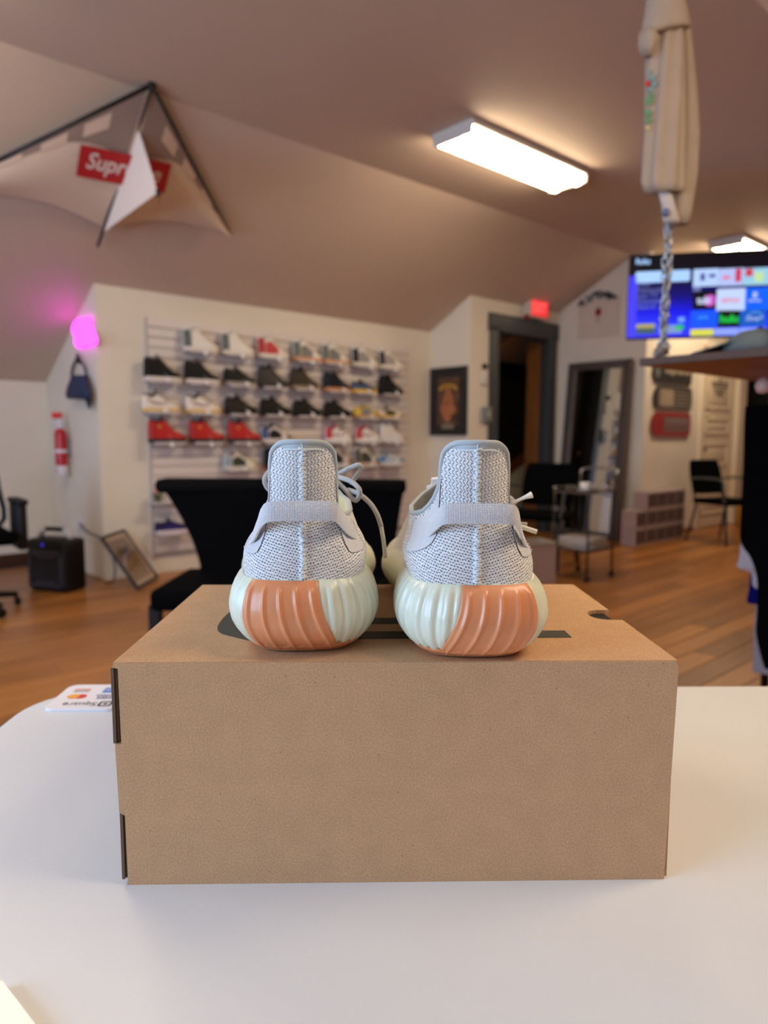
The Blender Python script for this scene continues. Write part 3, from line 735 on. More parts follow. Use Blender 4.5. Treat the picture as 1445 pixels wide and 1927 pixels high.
    for ins, dz in ((0, 0), (.0018, .0008), (.0036, -.001), (.0046, -.012), (.006, -.03), (.004, -.05)):
        Q = T.copy(); d = ctr - Q[:, :2]; d /= np.linalg.norm(d, axis=1, keepdims=True); Q[:, :2] += d * ins
        Q[:, 2] = np.maximum(Q[:, 2] + dz, .05) if dz > -.02 else np.minimum(np.maximum(Q[:, 2] + dz, .05), .075 if dz > -.04 else .052); rows.append(Q)
    G2 = np.stack(rows, 1); bld(G2, 'lining', cream_lin if med < 1 else shaded_lin)
    # bound edge and cord inside it
    TT = T.copy(); TT[:, 0] *= m
    st = TT[::3]
    MB().tube(st, .00175, 8, cap=False).build('edge_binding', binding, t, smooth=True)
    sel = np.abs(Sg) < .0385
    Ti = T[sel].copy(); th_i = th[sel]; cz = np.array([0, .114])
    band = []
    for k in (0.0, 1.0):
        Q = Ti.copy(); d = np.stack([-Q[:, 0], np.full(len(Q), .098) - Q[:, 2]], 1); d /= np.linalg.norm(d, axis=1, keepdims=True)
        Q[:, 0] += d[:, 0] * .0045 * k; Q[:, 2] += d[:, 1] * .0045 * k; Q[:, 1] -= .0008 + .0004 * k; band.append(Q)
    cb = bld(np.stack(band, 1), 'collar_band', binding, flip=True)
    cdp = band[1].copy(); cdp[:, 0] *= m; cdp[:, 1] -= .0004
    MB().tube(cdp[::3], .00055, 6).build('piping', thread, cb, smooth=True)
    # zigzag seam down the heel
    zz = MB(); n = 58
    pts = []
    for k in range(n + 1):
        q_ = .03 + .93 * k / n; s0 = .0034 * (1 if k % 2 else -1) * (.45 + .8 * random.random()); pts.append(surf(np.array(s0 * .8), np.array(q_), .0013) + np.array([0, -.0004 - .0006 * (k % 2 == 0), 0]))
    for k in range(n):
        a, b_ = pts[k], pts[k + 1]; mdp = (a + b_) / 2 + np.array([0, -.0013, 0])
        pq = np.array([a, mdp, b_]); pq[:, 0] *= m; zz.tube(pq, .00055, 5)
    zz.build('heel_seam', thread, t, smooth=True)
    # webbing pull loop across the heel, sewn down on both sides
    path = spline([(-.0335, .036, .0725), (-.0305, .026, .0765), (-.0262, .013, .0850), (-.0215, .0065, .0895), (-.013, .0042, .0905), (0, .0035, .0905), (.013, .0042, .0905), (.0205, .0062, .0895), (.0240, .013, .0855), (.0275, .024, .080), (.0320, .036, .0755)], 7)
    n = len(path); Gs = []
    for k in range(n):
        u_ = k / (n - 1); e = abs(2 * u_ - 1); wd_ = .0062 + .0022 * max(0, e - .55) / .45
        tilt = .55 * max(0, e - .45) / .55 * (1 if u_ < .5 else -1)
        row = []
        for j in range(5):
            a = (j / 4 - .5) * 2
            row.append((path[k][0] + a * wd_ * math.sin(tilt) * .6, path[k][1] + .0012 * (a * a), path[k][2] + a * wd_ * math.cos(tilt)))
        Gs.append(row)
    A = np.array(Gs); A[..., 0] *= m
    if m < 0: A = A[:, ::-1]
    mb = MB().sheet(A, .0013)
    d = np.concatenate([[0], np.cumsum(np.linalg.norm(np.diff(path, axis=0), axis=1))]) * 1000
    uv1 = [(d[k], j * 3.1) for k in range(n) for j in range(5)]
    mb.build('pull_loop', webbing, t, smooth=50, uv=uv1 + uv1)
    for sgn in (-1, 1):
        s0 = sgn * np.linspace(.028, .062, 10); tq = np.linspace(.36, .86, 8)
        q1, q2 = np.meshgrid(s0, tq, indexing='ij'); Gp = surf(q1, q2 * (1 - .0 * q1), .0009)
        # cut to a slanting patch
        uvp = np.stack([q1 * 1000, q2 * 45], -1).reshape(-1, 2)
        zt = Gp[..., 2]
        bld(Gp, 'loop_patch', webbing, uv=uvp, flip=sgn < 0)
        stch = MB(); lp = t.children[-1] if False else [c for c in t.children if c.name.startswith('loop_patch')][-1]
        for k in range(11):
            a = surf(np.array(sgn * .0608), np.array(.38 + .044 * k), .0014); b_ = surf(np.array(sgn * .0608), np.array(.38 + .044 * k + .026), .0014)
            pq = np.array([a, b_]); pq[:, 0] *= m; stch.tube(pq, .00035, 5)
        stch.build('stitching', mat('stitch_cream', (236, 230, 206), rough=.6), lp, smooth=True)
    # laces across the vamp, and the tongue
    lc = []
    for k, tq in enumerate((.30, .44, .58, .72, .86)):
        aq = np.concatenate([np.linspace(.80, 1, 8), np.linspace(1, .80, 8)[1:]]); sg = np.concatenate([np.ones(8), -np.ones(7)])
        Q = surf(sg * aq * LT / 2, np.full(15, tq), .0); Q[:, 2] += .0022; Q[:, 0] *= m
        MB().tube(Q, .0021, 7).build('lace', lacem, t, smooth=True)
    tg = [[(x * m, .133 + .010 * (1 - z_), .084 + .022 * z_ - 3.5 * x * x) for z_ in np.linspace(0, 1, 7)] for x in np.linspace(-.021, .021, 11)]
    MB().sheet(tg, .003).build('tongue', knit, t, smooth=50, uv=None)
    return t
def lace_px(t, pts, y, r=.0019, name='lace', n=6, mt=None):
    P = spline([on_y(px, py, y + dy) for px, py, dy in pts], n)
    d = np.concatenate([[0], np.cumsum(np.linalg.norm(np.diff(P, axis=0), axis=1))]) * 1000
    mb = MB().tube(P, r, 8)
    uv = [(a, k * 1.5) for a in d for k in range(8)]
    return mb.build(name, mt or lacem, t, smooth=True, world=True, uv=uv)
hl = hero(1, 'trainer', 'left pale grey knit trainer of the pair, its lace end hanging down', (572, 1228), R(5.0), .84)
aglet = mat('aglet', (224, 222, 214), rough=.25)
lace_px(hl, [(545, 905, .0), (522, 884, .0), (506, 888, -.005), (498, 902, -.008), (503, 918, -.005), (520, 929, 0), (545, 933, .01)], .55)
lace_px(hl, [(610, 905, .02), (640, 890, .0), (660, 880, -.004), (675, 875, -.006), (679, 882, 0), (671, 896, .01), (660, 908, .02)], .555)
lace_px(hl, [(610, 890, .02), (641, 899, -.004), (662, 907, -.014), (676, 921, -.018), (675, 935, -.012), (667, 941, -.004), (650, 922, .004), (636, 908, .02)], .545)
lace_px(hl, [(655, 922, .0), (676, 930, -.01), (697, 948, -.012), (710, 969, -.012), (717, 990, -.010)], .55)
lace_px(hl, [(717, 990, -.010), (722, 1020, -.008), (725, 1050, -.008)], .55, .0016, 'aglet', mt=aglet)
hr = hero(-1, 'trainer', 'right pale grey knit trainer of the pair, with a frayed white lace knot', (892, 1240), R(-0.8), 1.0)
lace_px(hr, [(930, 932, .0), (952, 944, -.004), (966, 948, -.004), (960, 938, 0), (945, 938, .01)], .545, .0021)
fr_ = [on_y(x, y, .54) for x, y in ((962, 948), (978, 940), (990, 935), (1001, 931))]
MB().tube(fr_, [.0016, .0011, .0016, .0026], 8).build('frayed_end', mat('frayed_white', (240, 240, 238), rough=.8), hr, smooth=True, world=True)
lace_px(hr, [(935, 982, .0), (975, 990, -.004), (1010, 1001, -.006)], .545, .0019, 'aglet', mt=aglet)
lace_px(hr, [(935, 978, .01), (970, 985, .006), (992, 987, .004)], .55, .0017)

# ------------------------------------------------------------------ slatwall with the shoe display
slat_m = mat('slat_white', (226, 216, 212), rough=.45)
sl0 = uvz(on_v(277, 600, SW - .02))[0]; sl1 = 5.12
wall = thing('slatwall', 'white slatwall panel with horizontal grooves carrying the shoe display', 'display wall', UV(sl0, SW, 0), ROT)
SLW = sl1 - sl0; z0s, z1s, pitch = .12, 1.985, .0762
MB().box((0, -.008, z0s), (SLW, -.0005, z1s)).build('backing', mat('slat_groove', (168, 160, 158), rough=.6), wall)
k = 0; zz = z1s
smesh = MB().bbox((0, -.022, -pitch + .007), (SLW, -.007, 0), .003, seg=2).mesh('slat', slat_m)
while zz - pitch > z0s:
    o = bpy.data.objects.new('slat', smesh); C.objects.link(o); o.parent = wall; o.location = (0, 0, zz); zz -= pitch
MB().box((-.012, -.024, z0s), (0, 0, z1s)).build('edge_strip', mat('edge_grey', (188, 180, 176), rough=.5), wall)

CM = {}
def cm(c, rough=.55):
    k = tuple(c)
    if k not in CM: CM[k] = mat('shoe_colour_%d_%d_%d' % k, c, rough=rough, spec=.2 if sum(k) < 200 else .4)
    return CM[k]
SX = np.array([0, .03, .09, .18, .28, .38, .48, .60, .73, .86, .95, 1.0])
def shoe_geo(L, kind):
    hw = np.array([.014, .026, .033, .0345, .034, .0335, .036, .041, .045, .041, .028, .010])
    top = {'high': [.160, .172, .180, .170, .164, .188, .156, .116, .086, .072, .059, .042],
           'mid': [.122, .134, .140, .126, .122, .156, .130, .102, .082, .069, .057, .042],
           'low': [.084, .094, .096, .086, .084, .114, .102, .086, .073, .065, .054, .042]}[kind]
    return hw, np.array(top)
def ushoe(L, kind):
    hw, top = shoe_geo(L, kind); f = lambda arr, x: np.interp(x, SX, arr)
    def surf(x, a, off=0.0):
        """x 0..1 heel to toe, a -1 (viewer's side, sole line) .. 0 (top) .. 1"""
        h = f(hw, x); z0 = .030; zt = f(top, x)
        e = math.copysign(abs(a) ** .55, a) if abs(a) > 0 else 0.0
        narrow = 1 - .30 * (1 - abs(a)) * (zt > .09)
        hh = (1 - abs(a) ** 2.6)
        y = (h * narrow + off) * e if abs(a) > .25 else (h * narrow + off) * e
        return (x * L, y, z0 + (zt - z0 + off) * hh)
    return surf
def build_shoe(t, kind, sole, upper, accent, heel, collar, toe=None, stripe=None, emblem=None, lace=(235, 232, 226), L=.295):
    surf = ushoe(L, kind)
    hw, top = shoe_geo(L, kind)
    # sole: foot outline pushed up, edges rounded
    xs = np.linspace(0, 1, 24); w_ = np.interp(xs, SX, hw + .006)
    outline = [(x * L, -w) for x, w in zip(xs, w_)] + [(x * L, w) for x, w in zip(xs[::-1], w_[::-1])]
    n = len(outline); ctr = np.array([L / 2, 0])
    prof = ((.93, .0), (.99, .004), (1.0, .016), (.99, .030), (.96, .034)); vs = []; fs = []
    for sc, z in prof: vs += [tuple(ctr + (np.array(p) - ctr) * (1 - (1 - sc) * (1.0, 1.0)[0])) + (z + (.010 * max(0, (p[0] / L - .75) / .25) ** 2 if z < .01 else 0),) for p in outline]
    for i in range(len(prof) - 1): fs += [(i * n + k, i * n + (k + 1) % n, (i + 1) * n + (k + 1) % n, (i + 1) * n + k) for k in range(n)]
    fs += [tuple(range(n - 1, -1, -1)), tuple((len(prof) - 1) * n + k for k in range(n))]
    MB().add(vs, fs).build('sole', cm(sole), t, smooth=50)
    A = np.concatenate([np.linspace(-1, -.3, 8), np.linspace(-.2, .2, 5), np.linspace(.3, 1, 8)])
    X = np.linspace(0, 1, 26)
    mb = MB().grid([[surf(x, a) for a in A] for x in X])
    mb.f += [tuple(range(len(A))), tuple((len(X) - 1) * len(A) + k for k in range(len(A) - 1, -1, -1))]
    mb.build('upper', cm(upper), t, smooth=60)
    def patch(x0, x1, a0, a1, name, c, off=.0016, cut=None):
        G = [[surf(x, a + (cut * (x - x0) / (x1 - x0) if cut else 0), off) for a in np.linspace(a0, a1, 7)] for x in np.linspace(x0, x1, 8)]
        MB().grid(G).build(name, cm(c), t, smooth=True)
    for s in (-1, 1):
        if heel: patch(.0, .20, *((-1, -.42) if s < 0 else (.42, 1)), 'heel_panel', heel)
        if accent: patch(.22, .62, *((-.99, -.62) if s < 0 else (.62, .99)), 'side_panel', accent, cut=None)
        if stripe:
            P = [np.array(surf(x, s * a, .003)) for x, a in ((.08, .60), (.20, .74), (.34, .86), (.46, .86), (.58, .74), (.68, .58))]
            MB().tube(spline(P, 4), [.004 + .007 * math.sin(math.pi * k / 20) for k in range(21)], 6, flat=.35).build('side_stripe', cm(stripe), t, smooth=True)
    if toe: patch(.80, .985, -.97, .97, 'toe_cap', toe, .002)
    # collar: padded dark ring and a near-black disc painting the shade inside the opening
    oy = []
    for k in range(20):
        q_ = 2 * math.pi * k / 20; x = .20 + .155 * math.cos(q_); oy.append((x * L, .021 * math.sin(q_), float(np.interp(x, SX, top)) + .001 - .004 * abs(math.sin(q_))))
    MB().tube(oy, .0065, 6, closed=True).build('collar', cm(collar), t, smooth=True)
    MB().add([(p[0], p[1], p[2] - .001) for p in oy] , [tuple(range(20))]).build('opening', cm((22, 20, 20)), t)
    # tongue and laces
    zt = float(np.interp(.40, SX, top))
    tg = [[((.36 + .07 * q_) * L - .012, y, zt + .018 - .040 * q_ - 8 * y * y) for q_ in np.linspace(0, 1, 5)] for y in np.linspace(-.02, .02, 7)]
    MB().sheet(tg, .008).build('tongue', cm(collar), t, smooth=50)
    for k in range(5):
        x = .44 + .052 * k
        MB().tube([surf(x + .01 * abs(a), a, .003) for a in np.linspace(-.42, .42, 7)], .0022, 5).build('lace', cm(lace), t, smooth=True)
    if emblem:
        p = surf(.26, -.66, .004)
        Me = Matrix.Translation((p[0], p[1] - .001, p[2])) @ Matrix.Rotation(R(78), 4, 'X')
        pts = [(-.011, .013), (.011, .013), (.011, 0), (.007, -.009), (0, -.015), (-.007, -.009), (-.011, 0)]
        MB().prism([tuple(Me @ Vector((a, b, 0))) for a, b in pts], Me.to_3x3() @ Vector((0, 0, .0015))).build('shield_emblem', cm(emblem), t)
    return t
tag_m = mat('tag_white', (238, 236, 240), rough=.5)
def price_tag(t, x=.55, z=-.01, L=.295):
    p = (x * L, -.079, z)
    mb = MB().lathe([(.003, -.0006), (.019, -.0006), (.019, .0006), (.003, .0006)], 18, Matrix.Translation(p) @ Matrix.Rotation(R(90), 4, 'X')); pt = mb.build('price_tag', tag_m, t)
    MB().tube([(x * L - .01, -.046, .062), (x * L - .004, -.070, .03), (p[0], p[1], p[2] + .019)], .0008, 4).build('tag_string', tag_m, pt)
W_, K_ = (232, 226, 218), (20, 19, 20)
wbk = dict(kind='high', sole=(226, 216, 204), upper=W_, accent=None, heel=(96, 104, 100), collar=W_, toe=None, lace=W_)
black_w = dict(kind='high', sole=(226, 214, 208), upper=K_, accent=K_, heel=K_, collar=(96, 88, 84), lace=K_)
red = dict(kind='high', sole=(46, 44, 46), upper=(186, 22, 26), accent=None, heel=(170, 26, 26), collar=K_, emblem=(196, 140, 40), lace=(60, 16, 18))
brown = dict(kind='mid', sole=(34, 27, 25), upper=(40, 32, 28), accent=None, heel=(44, 34, 30), collar=K_, lace=(38, 30, 28))
blk_low = dict(kind='mid', sole=(20, 19, 19), upper=(24, 21, 20), accent=None, heel=(22, 20, 20), collar=(18, 17, 17), lace=K_)
cream = dict(kind='mid', sole=(222, 186, 120), upper=(228, 218, 208), accent=None, heel=(232, 222, 212), stripe=(140, 44, 42), collar=(40, 42, 44), toe=(230, 220, 208), lace=(70, 40, 40))
wred = dict(kind='mid', sole=(232, 228, 228), upper=(226, 220, 218), accent=None, heel=(196, 60, 72), collar=(190, 50, 62), stripe=(160, 24, 34), toe=None)
tan_s = dict(wbk, sole=(206, 150, 110))
DISPLAY = [
 (0, [(345, 658, wbk, 'white high-top with grey heel'), (417, 667, wbk, 'white high-top with grey heel'),
      (485, 670, dict(wbk, upper=(228, 214, 208), heel=(176, 42, 46), accent=(190, 50, 54), collar=W_), 'white high-top with red heel and side'),
      (552, 678, dict(tan_s, accent=(120, 118, 116)), 'white high-top with grey panels and tan sole'), (606, 684, dict(tan_s, accent=(130, 128, 124)), 'white high-top with grey panels and tan sole'),
      (663, 690, dict(wbk, heel=(44, 44, 46), accent=(150, 146, 144)), 'white high-top with black heel'), (713, 694, dict(wbk, heel=(60, 60, 60), accent=(168, 160, 156)), 'white high-top with charcoal heel')], 'top row'),
 (1, [(272, 710, black_w, 'black high-top with thick white sole'), (348, 716, black_w, 'black high-top with thick white sole'),
      (422, 722, dict(black_w, sole=(150, 138, 132), kind='mid'), 'black mid-top with grey sole'), (487, 727, dict(brown, kind='high', upper=(66, 62, 60), sole=(56, 52, 50), heel=(60, 56, 54)), 'dark grey high-top'),
      (548, 731, dict(brown, kind='high', upper=(64, 54, 44), accent=None, sole=(150, 128, 108), heel=(58, 48, 40)), 'dark olive-brown high-top with pale sole'),
      (610, 734, dict(black_w, upper=(22, 24, 36), sole=(196, 136, 92), heel=(24, 28, 46), accent=None), 'navy-black high-top with tan sole'),
      (662, 738, dict(kind='low', sole=(222, 180, 50), upper=(70, 72, 78), accent=(52, 76, 120), heel=(54, 84, 130), collar=(60, 40, 36), lace=(160, 150, 140)), 'blue-grey low trainer with yellow sole'),
      (714, 740, dict(black_w, sole=(18, 18, 18), collar=K_), 'all-black high-top')], 'second row'),
 (2, [(268, 768, cream, 'cream trainer with red and black details'), (350, 773, cream, 'cream trainer with red and black details'),
      (424, 776, brown, 'dark brown trainer'), (491, 779, blk_low, 'black trainer'), (553, 783, blk_low, 'black trainer'), (611, 785, blk_low, 'black trainer'),
      (667, 786, dict(kind='low', sole=(190, 150, 90), upper=(206, 176, 52), accent=(112, 122, 140), heel=(214, 182, 56), collar=(190, 160, 60), lace=(120, 120, 120)), 'yellow low trainer with grey side'),
      (713, 788, dict(kind='low', sole=(206, 176, 96), upper=(228, 214, 196), accent=(58, 62, 42), heel=(230, 200, 186), collar=(70, 70, 52), stripe=(48, 54, 36)), 'cream low trainer with dark green stripe')], 'third row'),
 (3, [(280, 828, red, 'red high-top with black collar and gold shield'), (357, 829, red, 'red high-top with black collar and gold shield'), (430, 830, red, 'red high-top with black collar and gold shield'),
      (492, 830, dict(kind='mid', sole=(220, 208, 206), upper=(224, 212, 210), accent=(24, 24, 28), heel=(60, 84, 130), collar=(40, 42, 46), toe=(50, 50, 52)), 'white trainer with black side and grey toe'),
      (612, 831, wred, 'white trainer with red stripe'), (669, 831, wred, 'white trainer with red stripe'),
      (716, 832, dict(kind='high', sole=(222, 220, 222), upper=(222, 216, 214), accent=None, heel=None, collar=(200, 196, 196)), 'plain white high-top')], 'fourth row'),
 (4, [(422, 886, dict(kind='mid', sole=(214, 206, 190), upper=(224, 216, 200), accent=(60, 64, 60), heel=(150, 164, 176), collar=(200, 176, 170)), 'off-white trainer with dark green side'),
      (498, 886, dict(kind='high', sole=(110, 30, 34), upper=(24, 22, 24), accent=None, heel=(26, 24, 24), collar=K_), 'black high-top with dark red sole'),
      (612, 880, dict(kind='high', sole=(206, 196, 190), upper=(206, 196, 190), accent=(44, 44, 46), heel=(34, 34, 36), collar=(150, 90, 60), toe=(150, 84, 60)), 'black and white high-top with brown trim'),
      (667, 880, dict(kind='high', sole=(196, 170, 150), upper=(206, 200, 194), accent=(70, 66, 56), heel=(84, 80, 70), collar=(210, 204, 198), toe=(74, 70, 60)), 'grey and white high-top with khaki panels'),
      (714, 880, dict(kind='low', sole=(214, 212, 218), upper=(200, 206, 214), accent=(176, 184, 196), heel=(42, 130, 200), collar=(150, 160, 176), toe=(52, 132, 196)), 'white low trainer with bright blue heel and toe')], 'fifth row'),
]
ORD = ['first', 'second', 'third', 'fourth', 'fifth', 'sixth', 'seventh', 'eighth']
shelf_m = mat('shelf_clear', (206, 200, 202), rough=.25, alpha=1.0)
proto = {}
smb = MB(); smb.bbox((.0, -.122, -.005), (.25, -.0005, 0), .002, seg=1); smesh_plate = smb.mesh('shelf_plate', shelf_m)
lmesh = MB().bbox((.0, -.126, -.012), (.25, -.1205, .006), .0015, seg=1).mesh('shelf_lip', shelf_m)
hmesh = MB().box((.03, -.004, -.012), (.22, -.0003, .03)).mesh('shelf_hook', shelf_m)
SHELF0 = None
zrow = {0: 1.752, 1: 1.503, 2: 1.268, 3: 1.036, 4: .808}
for ri, items, rname in DISPLAY:
    for i, (hx, by, spec, desc) in enumerate(items):
        p = on_v(hx, by, SW - .085); u0 = uvz(p)[0]; z = zrow[ri]
        lab = 'clear shelf under the %s shoe from the left, %s of the slatwall' % (ORD[i], rname)
        if SHELF0 is None:
            SHELF0 = thing('shoe_shelf', lab, 'shelf', UV(u0 + .02, SW - .022, z - .006), ROT, 'shoe shelves on the slatwall')
            for nm, me in (('shelf_plate', smesh_plate), ('shelf_lip', lmesh), ('shelf_hook', hmesh)):
                o = bpy.data.objects.new(nm, me); C.objects.link(o); o.parent = SHELF0
        else: dup(SHELF0, UV(u0 + .02, SW - .022, z - .006), ROT, lab)
        slab = '%s, %s from left, %s of slatwall' % (desc, ORD[i], rname)
        if desc in proto: dup(proto[desc], UV(u0, SW - .08, z - .0055), ROT - R(4), slab)
        else:
            t = thing('sneaker', slab, 'shoe', UV(u0, SW - .08, z - .0055), ROT - R(4), 'sneakers on the slatwall')
            build_shoe(t, **spec)
            price_tag(t, .52 + .03 * ((i * 7) % 3), -.012 if ri in (0, 3) else .012)
            proto[desc] = t
# plant shelf and the purple trainer near the bottom left of the slatwall
u0 = uvz(on_v(283, 945, SW - .08))[0]; z = uvz(on_v(290, 946, SW - .08))[2]
dup(SHELF0, UV(u0, SW - .022, z), ROT, 'clear narrow shelf under the small flowering plant, low on the slatwall')
pl = thing('potted_flower', 'small green plant with a pink flower on the low left slatwall shelf', 'plant', UV(u0 + .06, SW - .08, z + .0005), ROT)
MB().lathe([(.022, 0), (.03, .045), (.032, .05), (.026, .05), (.022, .04)], 16).build('pot', mat('pot_olive', (96, 92, 60), rough=.6), pl, smooth=40)
lf = MB()
for k in range(14):
    a = k * 2.4; r_ = .02 + .02 * random.random(); h = .05 + .03 * random.random()
    c, s = math.cos(a), math.sin(a); tip = np.array([c * (r_ + .025), s * (r_ + .025), h]); b0 = np.array([c * .008, s * .008, .045]); sd = np.array([-s, c, 0]) * .010
    m_ = (b0 + tip) / 2 + np.array([0, 0, .012]); lf.add([b0, m_ - sd, tip, m_ + sd], [(0, 1, 2, 3)])
lf.build('leaves', mat('leaf_green', (84, 104, 46), rough=.6), pl)
fm = MB()
for k in range(9):
    a = k * 2.4; q_ = .012 * (k % 3)
    fm.lathe([(.001, -.011), (.010, -.006), (.013, 0), (.009, .008), (.001, .011)], 8, Matrix.Translation((-.012 + math.cos(a) * q_, math.sin(a) * q_, .085 + .006 * (k % 2))))
fm.build('flower', mat('petal_pink', (228, 140, 130), rough=.6), pl, smooth=True)
MB().tube([(0, 0, .045), (-.006, 0, .065), (-.012, 0, .085)], .002, 5).build('stem', mat('leaf_green'), pl)
u0 = uvz(on_v(292, 1004, SW - .09))[0]; z = uvz(on_v(300, 1006, SW - .09))[2]
t = thing('sneaker', 'deep purple low trainer with white sole, lowest at the left of the slatwall', 'shoe', UV(u0, SW - .09, z), ROT - R(4))
build_shoe(t, 'low', (222, 208, 214), (40, 30, 92), (44, 34, 100), (38, 28, 86), (24, 20, 52))
dup(SHELF0, UV(u0 + .02, SW - .022, z - .0005), ROT, 'clear narrow shelf under the deep purple trainer, lowest on the slatwall')

# ------------------------------------------------------------------ helpers for soft shapes
def loft(rows, seg=20, wave=0.0, nw=5, ph=0.0, cap=True):
    """rows of (centre, half vector a, half vector b): a tube of ellipses, edges waved like cloth"""
    vs = []; fs = []; n = len(rows)
    for i, (c, a, b) in enumerate(rows):
        c, a, b = (np.array(q, float) for q in (c, a, b))
        for k in range(seg):
            t = 2 * math.pi * k / seg; r = 1 + wave * math.sin(nw * t + ph + i * .55)
            vs.append(c + a * math.cos(t) * r + b * math.sin(t) * r)
    for i in range(n - 1): fs += [(i * seg + k, i * seg + (k + 1) % seg, (i + 1) * seg + (k + 1) % seg, (i + 1) * seg + k) for k in range(seg)]
    if cap: fs += [tuple(range(seg - 1, -1, -1)), tuple((n - 1) * seg + k for k in range(seg))]
    return MB().add(vs, fs)
black_f = mat('black_fabric', (6, 6, 8), rough=.9, spec=.04)
black_p = mat('black_plastic', (14, 14, 17), rough=.5, spec=.3)
chrome = mat('chrome', (160, 160, 163), rough=.28, metal=1)

# ------------------------------------------------------------------ black loveseat behind the shoes
so = thing('loveseat', 'black armless loveseat with a flared back, between the shoe box and slatwall', 'sofa', (-.50, 3.2, 0), R(-2))
xl = lambda f: -.36 - .25 * f; xr = lambda f: .53 + .06 * f
G = []
for i, f in enumerate(np.linspace(0, 1, 9)):
    z = .40 + .45 * f; e = f ** 1.5; y = .20 + .13 * f
    G.append([(xl(e) + (xr(e) - xl(e)) * q_, y - .03 * math.sin(math.pi * q_), z) for q_ in np.linspace(0, 1, 15)])
A = np.array(G)
mb = MB().sheet(np.transpose(A, (1, 0, 2)), -.10)
mb.build('backrest', black_f, so, smooth=50)
MB().bbox((-.62, .19, .805), (.60, .345, .875), .03).build('top_cushion', mat('black_cushion', (9, 8, 9), rough=.85, spec=.08), so, smooth=True)
MB().bbox((-.475, -.30, .345), (.56, .24, .437), .025).build('seat', black_f, so, smooth=True)
for x, y in ((-.46, -.26), (.52, -.26), (-.40, .24), (.52, .24)):
    MB().bbox((x - .025, y - .025, 0), (x + .025, y + .025, .37), .006).build('leg', black_p, so)

# ------------------------------------------------------------------ party speaker on the floor
sp = thing('speaker', 'black box speaker with a silver-ended handle on the floor by the blue-lit wall', 'speaker', (-2.30, 4.98, 0), R(-20))
MB().bbox((-.172, -.13, .0), (.172, .075, .37), .03).build('cabinet', black_p, sp, smooth=True)
frm = mat('speaker_frame', (40, 40, 48), rough=.45)
G = MB()
for a, b, z0, z1 in ((-.152, -.122, .03, .29), (.122, .152, .03, .29), (-.152, .152, .255, .29), (-.152, .152, .03, .06), (-.085, .085, .05, .08), (-.085, .085, .235, .26)): G.bbox((a, -.142, z0), (b, -.125, z1), .006)
G.build('front_frame', frm, sp, smooth=40)
MB().bbox((-.122, -.134, .06), (.122, -.128, .255), .003).build('grille', mat('grille_black', (8, 8, 10), rough=.6), sp)
MB().lathe([(.002, 0), (.011, 0), (.011, .003), (.002, .003)], 14, Matrix.Translation((-.02, -.131, .33)) @ Matrix.Rotation(R(90), 4, 'X')).build('power_light', mat('blue_led', (40, 30, 160), emit=(70, 50, 220), estr=.6), sp)
MB().tube(spline([(-.125, -.03, .37), (-.11, -.03, .415), (-.075, -.03, .428), (.075, -.03, .428), (.11, -.03, .415), (.125, -.03, .37)], 5), .016, 8).build('handle', black_p, sp, smooth=True)
for s in (-1, 1): MB().tube([(s * .138, -.035, .362), (s * .115, -.035, .41), (s * .085, -.035, .43)], .021, 8).build('handle_end', mat('silver_end', (196, 196, 206), rough=.35), sp, smooth=True)
cord = MB().tube(spline([on_u(150, 985, UN - .02), on_u(163, 1000, UN - .05), (-2.03, 5.16, .30), (-1.96, 5.10, .15), (-1.97, 5.09, .03), (-2.04, 5.11, .01)], 6), .006, 6)
tag(cord.build('power_cord', black_p), 'dark power cord curving from the wall outlet down behind the speaker', 'cord')
p0 = uvz(on_u(152, 990, UN))
oc = thing('wall_outlet', 'white wall outlet with a plug just above the black speaker', 'outlet', UV(UN, p0[1], p0[2]), ROT)
MB().bbox((-.008, -.04, -.06), (-.0003, .04, .06), .003).build('cover_plate', mat('outlet_white', (224, 222, 228), rough=.4), oc)
MB().bbox((-.045, -.02, -.03), (-.007, .02, .01), .006).build('plug', mat('plug_white', (214, 212, 220), rough=.4), oc)

# ------------------------------------------------------------------ framed print leaning at the wall corner
B1, B2, T1 = np.array([-1.736, 4.90, .004]), np.array([-1.73, 5.33, .004]), np.array([-1.988, 4.94, .372])
ex = (B2 - B1); wF = np.linalg.norm(ex); ex /= wF; ez = T1 - B1; ez -= ex * (ez @ ex); hF = np.linalg.norm(ez); ez /= hF; ey = np.cross(ez, ex)
Mf = Matrix(((ex[0], ey[0], ez[0]), (ex[1], ey[1], ez[1]), (ex[2], ey[2], ez[2])))
pf = thing('framed_print', 'tan print in a black frame leaning on the floor at the wall corner', 'picture', B1, rot=Mf.to_euler())
blk = mat('frame_black', (30, 30, 30), rough=.4)
def frame_parts(t, w_, h_, bw, matc, d=.022, art=None, artm=None, mw=.03):
    F_ = MB()
    for a, b, z0, z1 in ((0, bw, 0, h_), (w_ - bw, w_, 0, h_), (bw, w_ - bw, 0, bw), (bw, w_ - bw, h_ - bw, h_)): F_.bbox((a, -d, z0), (b, 0, z1), .003)
    F_.build('frame', blk, t, smooth=40)
    MB().box((bw * .8, -d * .55, bw * .8), (w_ - bw * .8, -d * .3, h_ - bw * .8)).build('mat_board', matc, t)
    MB().box((bw + mw, -d * .62, bw + mw), (w_ - bw - mw, -d * .56, h_ - bw - mw)).build('print', artm, t)
frame_parts(pf, wF, hF, .022, mat('mat_cream', (216, 190, 164), rough=.7), artm=mat('print_tan', (160, 128, 80), rough=.7, var=.08, scale=12), mw=.032)
sc = MB()
